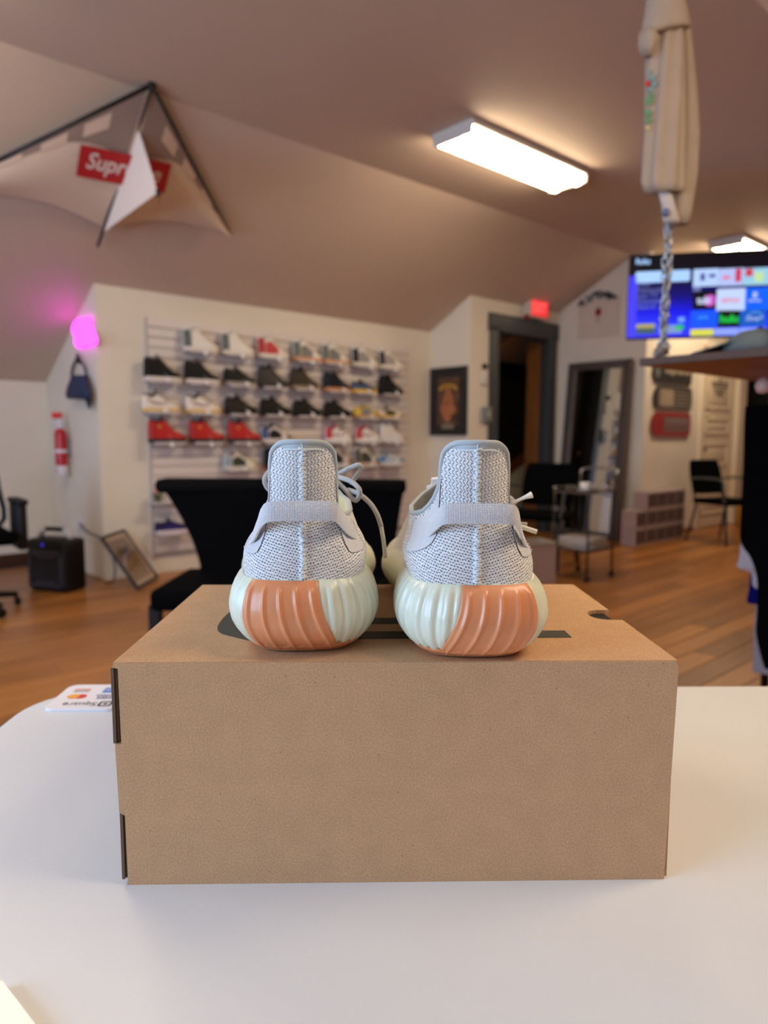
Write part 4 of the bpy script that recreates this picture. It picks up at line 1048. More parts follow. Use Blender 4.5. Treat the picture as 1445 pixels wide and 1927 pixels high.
for k in range(16):
    a = random.random() * 6.28; r_ = .06 * random.random(); cx_, cz_ = wF * .5 + 1.3 * r_ * math.cos(a), hF * .60 + .8 * r_ * math.sin(a)
    n_ = 7; pts = [(cx_ + (.012 + .022 * random.random()) * math.cos(6.28 * q_ / n_), -.0155 - .0001 * k, cz_ + (.010 + .016 * random.random()) * math.sin(6.28 * q_ / n_)) for q_ in range(n_)]
    sc.add(pts, [tuple(range(n_))])
sc.build('dark_motif', mat('motif_dark', (84, 58, 50), rough=.7, var=.5, scale=14), pf)
MB().box((0.035, -.019, .035), (wF - .035, -.0185, hF - .035)).build('glazing', mat('thin_glass', (255, 255, 255), rough=.02, trans=1.0), pf)

# ------------------------------------------------------------------ things on the short blue-lit wall
def wall_u(px, py, off=0.0): return on_u(px, py, UN - off)
nz = [(143, 610), (150, 603), (160, 601), (168, 600), (173, 606), (174, 618), (180, 632), (182, 644), (175, 648), (165, 648), (152, 653), (145, 646), (145, 634), (140, 622)]
c0 = np.mean([wall_u(*p) for p in nz], axis=0)
ne = thing('neon_sign', 'glowing magenta neon sign with wavy edges high on the blue-lit wall', 'neon sign', c0)
ring = spline([wall_u(x, y, .02) for x, y in nz], 4, closed=True)
MB().prism(ring, -U * .012).build('glow_panel', mat('neon_magenta', (255, 120, 255), emit=(255, 56, 255), estr=2.6), ne, world=True)
MB().tube(ring - U * .008, .012, 8, closed=True).build('neon_tube', mat('neon_magenta'), ne, smooth=True, world=True)
MB().prism([p + U * .018 for p in ring], U * -.014).build('backing', mat('neon_back', (200, 160, 200), rough=.4), ne, world=True)
bg = thing('bag', 'navy drawstring bag hanging from a black hook below the neon sign', 'bag', wall_u(147, 720, .05))
def rowu(y, xa, xb, d, off): 
    a, b = wall_u(xa, y, off), wall_u(xb, y, off); return ((a + b) / 2, (b - a) / 2, -U * d)
navy = mat('navy_canvas', (40, 50, 84), rough=.8, var=.25, scale=30)
loft([rowu(706, 136, 158, .02, .05), rowu(716, 133, 163, .035, .055), rowu(730, 129, 166, .045, .06), rowu(744, 126, 169, .045, .06), rowu(751, 128, 169, .03, .055)], 18, .04, 5).build('bag_body', navy, bg, smooth=True, world=True)
loft([rowu(748, 158, 171, .012, .045), rowu(758, 163, 171, .012, .045), rowu(769, 167, 171, .006, .045)], 10).build('strap_end', mat('dark_strap', (26, 32, 44), rough=.8), bg, smooth=True, world=True)
for pts in ([(145, 676), (138, 690), (135, 708)], [(150, 677), (160, 692), (163, 714)]):
    MB().tube(spline([wall_u(x, y, .04) for x, y in pts], 4), .012, 8, flat=.5).build('strap', mat('dark_strap'), bg, smooth=True, world=True)
hk = MB().tube(spline([wall_u(147, 672, .0), wall_u(147, 672, .05), wall_u(147, 680, .06), wall_u(150, 683, .06)], 4), .010, 8)
hk.lathe([(.002, 0), (.028, 0), (.028, .008), (.002, .008)], 14, Matrix.Translation(tuple(wall_u(147, 672, .001))) @ Matrix.Rotation(ROT, 4, 'Z') @ Matrix.Rotation(R(-90), 4, 'Y'))
tag(hk.build('wall_hook', black_p, smooth=40), 'black hook on the wall holding up the navy bag', 'hook')
ex_b, ex_t = wall_u(117, 895, .075), wall_u(111, 776, .075)
Hx = ex_t[2] - ex_b[2]
fe = thing('fire_extinguisher', 'red and white fire extinguisher hung on the blue-lit wall above the speaker', 'fire extinguisher', ex_b, ROT)
redm = mat('extinguisher_red', (186, 16, 34), rough=.3); whm = mat('label_white', (226, 220, 228), rough=.5)
rr_ = .046
MB().lathe([(.01, 0), (rr_ - .004, 0), (rr_, .01), (rr_, Hx * .16), (.01, Hx * .16)], 22).build('base_label', whm, fe, smooth=40)
MB().lathe([(.01, Hx * .16), (rr_, Hx * .16), (rr_, Hx * .66), (rr_ * .86, Hx * .71), (rr_ * .45, Hx * .745), (.01, Hx * .75)], 22).build('cylinder', redm, fe, smooth=40)
MB().lathe([(rr_ + .0005, Hx * .365), (rr_ + .002, Hx * .368), (rr_ + .002, Hx * .41), (rr_ + .0005, Hx * .413)], 22).build('label_band', whm, fe, smooth=40)
MB().lathe([(.004, Hx * .74), (.020, Hx * .745), (.024, Hx * .80), (.020, Hx * .9), (.006, Hx * .905)], 14).build('valve', mat('valve_white', (214, 212, 218), rough=.4), fe, smooth=40)
MB().bbox((-.055, -.012, Hx * .80), (.012, .012, Hx * .85), .006).build('lever', mat('valve_white'), fe)
MB().bbox((-.06, -.016, Hx * .9), (.02, .016, Hx * 1.0), .012).build('handle_cap', mat('cap_red', (228, 70, 64), rough=.4), fe, smooth=True)
MB().tube(spline([(.018, .02, Hx * .84), (.03, .045, Hx * .76), (.03, .052, Hx * .5), (.028, .05, Hx * .3)], 5), .008, 7).build('hose', black_p, fe, smooth=True)
MB().bbox((.046, -.015, Hx * .3), (.074, .015, Hx * .6), .004).build('bracket', chrome, fe)
pm_ = MB().lathe([(.010, -.0003), (.015, -.0003), (.015, .0006), (.010, .0006)], 16, Matrix.Translation((-rr_ * .98 , -.012, Hx * .08)) @ Matrix.Rotation(R(-90), 4, 'Y')); pm_.build('pictogram', mat('pict_red', (214, 70, 60), rough=.5), fe)

# ------------------------------------------------------------------ office chair cut by the left edge of the frame
oc_ = thing('office_chair', 'black mesh-backed office chair with armrests at the left edge', 'chair', (-2.53, 4.25, 0), R(38))
mesh_m = mat('chair_mesh', (96, 92, 88), rough=.9)
bk = [(-.22, .5), (.22, .5), (.23, .75), (.20, .93), (.17, .955), (-.17, .955), (-.20, .93), (-.23, .75)]
MB().tube(spline([(x, .22 + .06 * (z - .5), z) for x, z in bk], 4, closed=True), .016, 8, closed=True).build('back_frame', black_p, oc_, smooth=True)
G = [[(x * (1.0 if z < .8 else .9), .22 + .06 * (z - .5) + .02 * math.cos(x * 7), z) for z in np.linspace(.51, .94, 7)] for x in np.linspace(-.21, .21, 9)]
MB().sheet(G, .006).build('mesh_back', mesh_m, oc_, smooth=True)
MB().bbox((-.24, -.26, .43), (.24, .22, .51), .035).build('seat', black_f, oc_, smooth=True)
for s in (-1, 1):
    MB().bbox((s * .29 - .035, -.18, .66), (s * .29 + .035, .12, .695), .014).build('armrest', black_p, oc_, smooth=True)
    MB().bbox((s * .29 - .030, -.15, .38), (s * .29 + .030, .10, .67), .02).build('arm_post', black_p, oc_, smooth=True)
    MB().bbox((min(s * .2, s * .29), -.04, .42), (max(s * .2, s * .29), .02, .45), .006).build('arm_bracket', black_p, oc_)
MB().lathe([(.028, .10), (.028, .43)], 14).build('column', black_p, oc_, smooth=40)
for k in range(5):
    a = R(72 * k + 10); c_, s_ = math.cos(a), math.sin(a)
    b_ = MB().tube([(.02 * c_, .02 * s_, .11), (.28 * c_, .28 * s_, .075)], [.026, .017], 8); b_.build('base_arm', black_p, oc_, smooth=True)
    MB().lathe([(.004, -.012), (.028, -.012), (.03, 0), (.028, .012), (.004, .012)], 14, Matrix.Translation((.28 * c_, .28 * s_, .0305)) @ Matrix.Rotation(a + math.pi / 2, 4, 'Z') @ Matrix.Rotation(R(90), 4, 'X')).build('caster', black_p, oc_, smooth=40)

# ------------------------------------------------------------------ kite under the sloping ceiling
nS = np.array([0, 0, 1.0]) + SL * V; nS /= np.linalg.norm(nS)
def on_slope(px, py, off=0.0):
    d = ray(px, py); n_ = np.array([0, 0, 1.0]) + SL * V; c_ = SWZ + SL * SW - off * np.linalg.norm(n_)
    return O3 + d * (c_ - O3 @ n_) / (d @ n_)
ko = .05
nose, rt, spn = on_slope(285, 160, ko), on_slope(432, 440, ko), on_slope(183, 458, ko)
le0 = on_slope(0, 300, ko); lt = nose + (le0 - nose) * 1.42
kt = thing('kite', 'cream delta kite with a red logo box, black spars, on the sloping ceiling', 'kite', nose)
sail = mat('sail_cream', (222, 200, 180), rough=.7); band_m = mat('sail_grey', (150, 128, 118), rough=.7); clear = mat('sail_window', (214, 190, 172), rough=.4); spar = mat('spar_black', (18, 18, 18), rough=.35)
def trail(tip, inner, sag, n=14):
    out = []
    for q_ in np.linspace(0, 1, n):
        p = tip + (inner - tip) * q_; out.append(p + (nose - p) / np.linalg.norm(nose - p) * sag * math.sin(math.pi * q_))
    return out
inn = on_slope(196, 428, ko)
for nm, tip in (('left', lt), ('right', rt)):
    tr = trail(tip, inn, .10); le = [nose + (tip - nose) * q_ for q_ in np.linspace(1, 0, 14)]
    G = [[(1 - a) * np.array(l_) + a * np.array(t_) - nS * .03 * math.sin(math.pi * a) * 1.0 for a in np.linspace(0, 1, 9)] for l_, t_ in zip(le, tr)]
    if nm == 'right': G = G[::-1]
    MB().sheet(G, .0015).build('sail', sail, kt, smooth=60, world=True)
    # grey reinforcing band along the leading edge with clear windows and an arch near the nose
    def on_sail(e, a, off=.004):     # e 0 nose..1 tip, a 0 leading edge..1 trailing edge
        k_ = (1 - e) * 13; i_ = min(int(k_), 12); f_ = k_ - i_
        Gq = G if nm == 'left' else G[::-1]
        col0 = [np.array(p) for p in Gq[i_]]; col1 = [np.array(p) for p in Gq[i_ + 1]]
        j_ = min(int(a * 8), 7); g_ = a * 8 - j_
        p = (1 - f_) * ((1 - g_) * col0[j_] + g_ * col0[j_ + 1]) + f_ * ((1 - g_) * col1[j_] + g_ * col1[j_ + 1])
        return p - nS * off
    E_ = np.linspace(.02, .96, 30)
    MB().grid([[on_sail(e, a) for a in np.linspace(0, .10 + .30 * max(0, 1 - e / .42) ** 1.2 + .07 * (1 - e), 6)] for e in E_]).build('leading_band', band_m, kt, smooth=True, world=True)
    for e0 in (.17, .38, .60, .80):
        MB().grid([[on_sail(e, a, .006) for a in np.linspace(.055, .13 + .05 * (1 - e0), 4)] for e in np.linspace(e0, e0 + .13, 4)]).build('clear_window', clear, kt, smooth=True, world=True)
    MB().bar(nose, tip, .011).build('leading_spar', spar, kt, smooth=True, world=True)
sp_t = spn - nS * .01
MB().bar(nose - nS * .012, sp_t - nS * .012, .010).build('spine_spar', spar, kt, smooth=True, world=True)
MB().lathe([(.003, -.02), (.02, -.02), (.024, 0), (.02, .03), (.003, .03)], 12, Matrix.Translation(tuple(nose - nS * .01))).build('nose_cap', spar, kt, smooth=40, world=True)
# red logo box with its lettering, laid on the sail
def logo(px, py, o_): return on_slope(px, py, ko + o_)
TL, BL, BR, TR = (152, 272), (143, 331), (309, 364), (323, 309)
def bil(a, b, o_=.046):
    x = (1 - a) * ((1 - b) * BL[0] + b * TL[0]) + a * ((1 - b) * BR[0] + b * TR[0]); y = (1 - a) * ((1 - b) * BL[1] + b * TL[1]) + a * ((1 - b) * BR[1] + b * TR[1])
    return logo(x, y, o_)
lb_ = MB().sheet([[bil(a, b) for b in np.linspace(0, 1, 3)] for a in np.linspace(0, 1, 9)], .001).build('logo_box', mat('logo_red', (186, 26, 32), rough=.6), kt, world=True)
vs, fs, asp = text_pts('Supreme', .25, .02)
MB().add([bil(.09 + .83 * a, .14 + .70 * b, .049) for a, b in vs], fs).build('logo_lettering', mat('logo_white', (232, 214, 206), rough=.6), lb_, world=True)
# keel hanging under the spine
k1 = nose + (spn - nose) * .22; k2 = nose + (spn - nose) * .93
kp = on_slope(297, 362, .40); kp2 = on_slope(258, 388, .24)
Gk = []
for q_ in np.linspace(0, 1, 10):
    a_ = k1 + (k2 - k1) * q_ - nS * .015
    b_ = (k1 * (1 - q_ / .55) + kp * (q_ / .55)) if q_ < .55 else (kp * (1 - (q_ - .55) / .45) + k2 * ((q_ - .55) / .45))
    Gk.append([a_ + (b_ - a_) * f_ for f_ in np.linspace(0, 1, 5)])
MB().sheet(Gk, .0015).build('keel', mat('keel_white', (232, 216, 208), rough=.7), kt, smooth=60, world=True)
MB().tube([kp + nS * .012, kp, kp - nS * .02], .012, 7).build('tow_ring', spar, kt, smooth=True, world=True)
MB().tube(spline([kp, on_slope(300, 375, .42), on_slope(298, 385, .42)], 4), .0025, 5).build('tow_line', mat('tow_red', (150, 80, 60), rough=.7), kt, world=True)

# ------------------------------------------------------------------ wall picture, switches, exit sign
fpos = on_u(812, 821, UF); wid, hei = .505, .695
pv = uvz(fpos)[1]
wp = thing('framed_poster', 'dark poster in a black frame hanging on the narrow wall beside the slatwall', 'picture', UV(UF - .001, pv, 1.10), rotz=ROT - math.pi / 2)
dark_mat = mat('mat_dark', (40, 36, 36), rough=.8)
frame_parts(wp, wid, hei, .042, dark_mat, d=.03, artm=mat('poster_art', (84, 56, 40), rough=.6, var=.55, scale=7), mw=.06)
# plain stand-in artwork: warm figure-like blotches, a yellow title arc and a caption plate
bl = MB()
for cx_, cz_, rx, rz in ((.25, .44, .045, .05), (.25, .34, .075, .10), (.24, .22, .06, .09), (.31, .26, .05, .05), (.18, .27, .035, .06)):
    bl.add([(cx_ + rx * math.cos(a), -.0200 - .0001 * len(bl.f), cz_ + rz * math.sin(a)) for a in np.linspace(0, 6.28, 15)[:-1]], [tuple(range(14))])
bl.build('figure_shape', mat('art_warm', (170, 104, 66), rough=.6, var=.3, scale=14), wp)
ar = MB()
for k in range(9):
    a = R(150 - 15 * k); cx_, cz_ = .25 + .13 * math.cos(a), .44 + .07 * math.sin(a)
    ar.add([(cx_ + dx, -.0215, cz_ + dz) for dx, dz in ((-.011, -.018), (.009, -.018), (.011, .018), (-.009, .018))], [(0, 1, 2, 3)])
ar.build('title_marks', mat('art_yellow', (206, 160, 50), rough=.6), wp)
MB().box((.17, -.022, .068), (.33, -.0175, .118)).build('caption_plate', mat('plate', (132, 120, 104), rough=.5), wp)
th_p = uvz(on_v(910, 712, VD))
ts = thing('thermostat', 'white thermostat with a black sensor above it, left of the exit door', 'thermostat', UV(th_p[0], VD, th_p[2]), ROT)
MB().bbox((-.045, -.022, -.07), (.045, -.0003, .07), .008).build('housing', mat('switch_white', (216, 210, 204), rough=.4), ts, smooth=40)
MB().lathe([(.004, 0), (.03, 0), (.026, .03), (.004, .034)], 14, Matrix.Translation((0, -.0003, .12)) @ Matrix.Rotation(R(90), 4, 'X')).build('sensor', black_p, ts, smooth=40)
th_p = uvz(on_v(912, 780, VD))
sg = thing('switch_box', 'grey metal switch box beside the exit door frame, at handle height', 'switch', UV(th_p[0], VD, th_p[2]), ROT)
MB().bbox((-.06, -.05, -.075), (.06, -.0003, .075), .006).build('housing', mat('box_grey', (128, 130, 128), rough=.5), sg, smooth=40)
MB().bbox((-.016, -.06, -.03), (.016, -.048, .03), .004).build('rocker', mat('rocker_grey', (170, 170, 168), rough=.4), sg)
sgn = thing('exit_sign', 'red glowing exit sign in a white housing above the grey door frame', 'sign', UV(6.45, VD, 2.355), ROT)
MB().bbox((-.165, -.10, 0), (.165, -.0003, .205), .008).build('housing', mat('sign_white', (206, 196, 186), rough=.5), sgn, smooth=40)
MB().box((-.15, -.104, .015), (.15, -.099, .19)).build('red_face', mat('exit_red', (220, 40, 50), rough=.4, emit=(255, 44, 52), estr=.55), sgn)
text_on('EXIT', (-.12, -.1055, .05), (.24, 0, 0), (0, 0, .11), bold=.02).build('lettering', mat('exit_text', (255, 120, 120), emit=(255, 96, 96), estr=.9), sgn)
lamp = MB().lathe([(.003, -.03), (.022, -.022), (.03, 0), (.022, .022), (.003, .03)], 14, Matrix.Translation((-.19, -.075, .0)))
lamp.build('lamp_head', mat('lamp_red', (150, 40, 44), rough=.3), sgn, smooth=True)

# ------------------------------------------------------------------ plaque, mirror
wm = lambda x, y, o_=0.0: on_u(x, y, UM - o_)
a_, b_ = uvz(wm(1088, 622)), uvz(wm(1168, 556))
pq = thing('graffiti_plaque', 'pale plaque with black scrawled lettering and a red splat above the mirror', 'plaque', UV(UM - .001, a_[1], 2.16), ROT - math.pi / 2)
PWd = a_[1] - b_[1]
MB().bbox((0, -.012, 0), (PWd, 0, .40), .004).build('board', mat('plaque_pale', (214, 200, 184), rough=.6), pq)
gr = MB(); rnd = random.Random(5)
for k in range(17):
    x = .01 + (PWd - .06) * k / 16; z = .365 + .075 * math.sin(math.pi * k / 16)
    pts = [(x + rnd.uniform(-.02, .045), -.016, z + rnd.uniform(-.045, .05)) for _ in range(5)]
    gr.tube(pts, [.013, .011, .013, .010, .005], 5, flat=.35)
gr.build('scrawl', mat('graffiti_black', (30, 28, 27), rough=.7), pq)
sp_ = MB()
for k, (dx, dz, r_) in enumerate(((0, .26, .034), (-.02, .275, .018), (.02, .25, .018), (0, .30, .015), (-.025, .245, .012), (.028, .285, .011))):
    sp_.add([(PWd / 2 + dx + r_ * (1 + .2 * (q_ % 2)) * math.cos(6.28 * q_ / 12), -.0135 - .0001 * k, dz + r_ * (1 + .2 * (q_ % 2)) * math.sin(6.28 * q_ / 12)) for q_ in range(12)], [tuple(range(12))])
for dx, l_ in ((-.008, .12), (.008, .09)): sp_.add([(PWd / 2 + dx - .004, -.0136, .25), (PWd / 2 + dx + .004, -.0136, .25), (PWd / 2 + dx + .002, -.0136, .25 - l_), (PWd / 2 + dx - .002, -.0136, .25 - l_)], [(0, 1, 2, 3)])
sp_.build('red_splat', mat('splat_red', (140, 20, 26), rough=.5), pq)
mv0, mv1 = uvz(wm(1066, 800, .10))[1], uvz(wm(1184, 800, .10))[1]
lean = R(5.5)
mi = thing('floor_mirror', 'tall dark-framed mirror leaning against the wall under the plaque', 'mirror', UV(UM - .245, mv0, 0), rot=(Matrix.Rotation(ROT - math.pi / 2, 3, 'Z') @ Matrix.Rotation(-lean, 3, 'X')).to_euler())
MWd, MHt = mv0 - mv1, 1.90
ffm = mat('mirror_frame', (78, 66, 62), rough=.45)
F_ = MB()
for a, b, z0, z1 in ((0, .085, 0, MHt), (MWd - .085, MWd, 0, MHt), (.085, MWd - .085, 0, .085), (.085, MWd - .085, MHt - .085, MHt)): F_.bbox((a, -.035, z0), (b, 0, z1), .008)
F_.build('frame', ffm, mi, smooth=40)
for x0, x1 in ((.085, .097), (MWd - .097, MWd - .085)): MB().bbox((x0, -.028, .085), (x1, -.012, MHt - .085), .002).build('inner_bead', mat('bead', (120, 106, 98), rough=.4), mi)
MB().box((.08, -.016, .08), (MWd - .08, -.006, MHt - .08)).build('mirror_glass', mat('mirror_silver', (200, 204, 208), rough=.02, metal=1), mi)

# ------------------------------------------------------------------ television
tl = np.array([1.838, 5.50]); dr = np.array([.977, -.21]); dr /= np.linalg.norm(dr)
tv = thing('television', 'wall-mounted television showing a blue streaming menu, right of the plaque', 'television', (tl[0], tl[1], 1.822), math.atan2(dr[1], dr[0]))
TW, THt = 1.105, .622
MB().bbox((0, 0, 0), (TW, .05, THt), .006).build('bezel', mat('tv_black', (10, 10, 12), rough=.3), tv)
def em_(n, c=(200, 200, 200), s=1.0): return mat('screen_' + n, (4, 4, 6), rough=.3, emit=c, estr=s)
def blue_grad():
    m = em_('gradient', (10, 10, 120)); nt = m.node_tree; N, L, b = nodes_of(m)
    tc = N.new('ShaderNodeTexCoord'); sx_ = N.new('ShaderNodeSeparateXYZ'); L.new(tc.outputs['Object'], sx_.inputs[0])
    r = N.new('ShaderNodeValToRGB'); cr = r.color_ramp
    cr.elements[0].position = 0; cr.elements[0].color = lin((48, 40, 235)); cr.elements[1].position = 1; cr.elements[1].color = lin((4, 4, 10))
    for p_, c_ in ((.14, (40, 60, 250)), (.30, (10, 20, 230)), (.48, (4, 6, 120)), (.66, (4, 5, 60)), (.82, (3, 4, 20))):
        e = cr.elements.new(p_); e.color = lin(c_)
    L.new(mnode(nt, 'DIVIDE', sx_.outputs['Z'], THt), r.inputs['Fac']); L.new(r.outputs['Color'], b.inputs['Emission Color']); return m
MB().box((.012, -.001, .012), (TW - .012, .001, THt - .012)).build('screen', blue_grad(), tv)
scr = [c for c in tv.children if c.name.startswith('screen')][0]
sx0, sy0 = 1183.0, 640.0
def tvp(px, py):                      # screen coordinates read off the photograph's television
    o_ = np.array([tl[0], tl[1], 1.822]); ex_ = np.array([dr[0], dr[1], 0]); n_ = np.array([dr[1], -dr[0], 0]); d = ray(px, py); p = O3 + d * ((o_ - O3) @ n_) / (d @ n_)
    return float((p - o_) @ ex_), float(p[2] - 1.822)
def tile(px0, py0, px1, py1, m, name='menu_tile', r=.006, k=0):
    (x0, z1), (x1, z0) = tvp(px0, py0), tvp(px1, py1); x1 = min(x1, TW - .014); z0 = max(z0, .014)
    pts = [(x + (x0 + x1) / 2, -.0012 - .0004 * k, z + (z0 + z1) / 2) for x, z in rrect(x1 - x0, z1 - z0, r, 3)]
    return MB().prism(pts, (0, -.0004, 0)).build(name, m, scr)
def ttext(body, px0, py0, px1, py1, m, k=3, **kw):
    (x0, z1), (x1, z0) = tvp(px0, py0), tvp(px1, py1); y = -.0012 - .0004 * k - .0006
    text_on(body, (x0, y, z0), (x1 - x0, 0, 0), (0, 0, z1 - z0), **kw).build('menu_text', m, scr)
pale = em_('pale', (168, 206, 255)); white_e = em_('white', (205, 214, 245)); dim_e = em_('dim', (120, 130, 190), .8)
tile(1184, 520, 1195, 640, em_('violet', (66, 60, 245)), 'edge_glow', .003)
ttext('Roku', 1197, 487, 1223, 497, pale, bold=.03)
tile(1196, 512, 1298, 529, pale, 'selected_row', .012)
for i, s_ in enumerate(('Home', 'Featured', 'Live TV', 'Channels', 'Search')): ttext(s_, 1199, 531 + 10.5 * i, 1199 + 9 * len(s_) * .55 + 4, 539 + 10.5 * i, dim_e)
tile(1305, 507, 1352, 538, em_('tile_ice', (178, 204, 248))); tile(1354, 506, 1398, 537, em_('tile_ice2', (176, 190, 240)))
tile(1400, 505, 1462, 535, em_('tile_mint', (150, 200, 226)))
tile(1318, 515, 1326, 528, em_('ink_blue', (70, 80, 150)), 'tile_mark', .002, 1); tile(1334, 516, 1346, 522, em_('ink_blue'), 'tile_mark', .002, 1)
tile(1360, 520, 1373, 525, em_('ink_pink', (230, 100, 130)), 'tile_mark', .002, 1); tile(1384, 506, 1394, 530, em_('ink_red', (200, 60, 90)), 'tile_mark', .004, 1); tile(1403, 506, 1416, 520, em_('ink_red'), 'tile_mark', .005, 1); tile(1420, 512, 1436, 530, em_('ink_lime', (190, 220, 160)), 'tile_mark', .006, 1)
tile(1304, 540, 1318, 548, dim_e, 'tile_mark', .003)
tile(1304, 548, 1347, 582, em_('tile_night', (6, 6, 16)))
tile(1326, 555, 1346, 576, em_('magenta', (196, 80, 190)), 'tile_mark', .03, 1); ttext('tubi', 1311, 558, 1336, 572, white_e, k=4, bold=.03)
tile(1349, 544, 1401, 584, em_('tile_white', (190, 208, 246))); ttext('NETFLIX', 1357, 562, 1392, 569, em_('ink_pink'), bold=.03)
tile(1403, 542, 1462, 582, em_('tile_blue', (10, 96, 250))); ttext('E', 1417, 550, 1425, 560, white_e, bold=.03); ttext('discovery', 1408, 563, 1432, 569, white_e, bold=.02)
tile(1300, 585, 1349, 616, em_('tile_royal', (14, 84, 255))); ttext('prime', 1314, 594, 1332, 602, em_('sky', (70, 160, 255)), bold=.02)
tile(1351, 584, 1391, 615, em_('tile_black', (6, 10, 10))); ttext('hulu', 1354, 592, 1389, 607, em_('green', (20, 190, 70)), bold=.05)
tile(1393, 583, 1440, 613, em_('tile_sea', (20, 90, 190)))
(cx_, cz_) = tvp(1420, 603)
MB().tube([(cx_ + .055 * math.cos(a), -.0035, cz_ + .06 * math.sin(a)) for a in np.linspace(.3, 2.7, 12)], .0022, 5).build('arc_mark', em_('arc', (130, 190, 240)), scr)
ttext('Disney+', 1404, 595, 1434, 605, white_e, shear=.2)
tile(1299, 620, 1342, 634, em_('yellow', (214, 214, 76))); tile(1344, 618, 1389, 634, em_('peri', (140, 160, 255))); tile(1391, 617, 1440, 633, em_('peri'))
tile(1197, 610, 1232, 617, em_('olive', (170, 160, 90)), 'menu_tile', .003); tile(1197, 618, 1232, 628, em_('slate', (60, 90, 100)), 'menu_tile', .003)
tile(1240, 612, 1282, 627, em_('mosaic', (120, 150, 200)), 'menu_tile', .005); tile(1272, 612, 1286, 620, em_('green'), 'tile_mark', .004, 1); tile(1276, 597, 1288, 606, em_('sky2', (110, 160, 255)), 'tile_mark', .004, 1)
MB().bbox((TW / 2 - .04, .05, .2), (TW / 2 + .04, .10, .45), .005).build('mount_plate', black_p, tv)
MB().bar((TW / 2, .11, .3), (TW + .07, .11, .3), .022).build('mount_rail', black_p, tv, smooth=True)
MB().bar((TW + .07, .11, .28), (TW + .07, .11, HC - 1.822), .022).build('ceiling_pole', black_p, tv, smooth=True)

# ------------------------------------------------------------------ hanging wooden board, its chain, the shirt
bc = np.array([.653, 1.85, 1.262])
hb = thing('hanging_shelf', 'brown wooden board hung on chains in front of the television', 'shelf', bc, ROT)
wood = mat('board_wood', (140, 78, 28), rough=.5, var=.22, scale=5, stretch=(1, 9, 9)); wood_d = mat('board_edge', (66, 40, 26), rough=.6, var=.2, scale=20)
MB().bbox((0.004, -.72, 0), (.73, -.004, .017), .002).build('board', wood, hb)
MB().bbox((0, -.722, .0), (.005, 0, .019), .002).build('edge_strip', wood_d, hb)
kp_ = on_y(1437, 726, 1.85)
MB().lathe([(.003, -.02), (.016, -.016), (.021, 0), (.016, .014), (.006, .02), (.003, .022)], 16, Matrix.Translation(tuple(kp_))).build('round_knob', mat('knob_pink', (190, 150, 140), rough=.5), hb, smooth=True, world=True)
ch_top = on_y(1281, 60, 1.80); ch_bot = np.array(on_y(1247, 668, 1.86)); ch_bot[2] = 1.262 + .02
chn = thing('chain', 'silver chain from the ceiling to the corner of the wooden board', 'chain', ch_bot)
def link_mesh():
    pts = [(.0062 * math.cos(a), 0, .0062 * math.sin(a) + (.006 if math.sin(a) > 0 else -.006)) for a in np.linspace(0, 2 * math.pi, 15)[:-1]]
    return MB().tube(pts, .0021, 5, closed=True).mesh('chain_link', chrome, smooth=True)
lmk = link_mesh(); mid_ = on_y(1261, 400, 1.81)
path = spline([ch_bot, ch_bot + (mid_ - ch_bot) * .5 + np.array([.001, 0, 0]), mid_, on_y(1268, 250, 1.80), ch_top, ch_top + np.array([.004, 0, .28]), ch_top + np.array([.006, 0, HC - ch_top[2] - .02])], 60)
dd_ = np.concatenate([[0], np.cumsum(np.linalg.norm(np.diff(path, axis=0), axis=1))])
strands = ((0, 0), (.0065, .55), (-.006, .3))
for si, (dx, phs) in enumerate(strands):
    n_ = int(dd_[-1] / .0172) if si == 0 else int(.78 / .0172)
    for k in range(n_):
        s_ = (k + phs) * .0172 + .010
        p = np.array([np.interp(s_, dd_, path[:, i]) for i in range(3)]) + np.array([dx * math.cos(s_ * 30), .004 * si - dx * math.sin(s_ * 30), 0])
        o = bpy.data.objects.new('chain_link', lmk); C.objects.link(o); o.parent = chn; o.location = tuple(p - ch_bot); o.rotation_euler = (0, .12 * math.sin(k), R(90 * (k % 2) + 25 * si))
for k in range(26):
    o = bpy.data.objects.new('chain_link', lmk); C.objects.link(o); o.parent = chn
    f_ = (k / 26) ** .8; px_, py_ = 1240 + 22 * rnd.random() * f_ - 3, 668 - 0 * k
    b_ = np.array(on_y(px_, 669, 1.86)); o.location = (b_[0] - ch_bot[0], .014 * rnd.uniform(-1, 1), .0 + .042 * (1 - abs(px_ - 1248) / 22) * rnd.random()); o.rotation_euler = (rnd.uniform(.2, 1.5), rnd.uniform(0, 3), rnd.uniform(0, 3))
for du, dv_, lab in ((.02, -.70, 'silver chain at the near right corner of the hanging board, outside the view'), (.70, -.70, 'silver chain at the far right corner of the hanging board, outside the view')):
    b0 = UV(uvz(bc)[0] + du, uvz(bc)[1] + dv_, 1.2795); ce2 = thing('chain', lab, 'chain', b0)
    v_ = uvz(b0)[1]; zt_ = min(HC, HC - SL * (VC2 - v_)) - 1.2795
    for k in range(int((zt_ - .01) / .0172)):
        o = bpy.data.objects.new('chain_link', lmk); C.objects.link(o); o.parent = ce2; o.location = (0, 0, .0135 + k * .0172); o.rotation_euler = (0, 0, R(90 * (k % 2)))
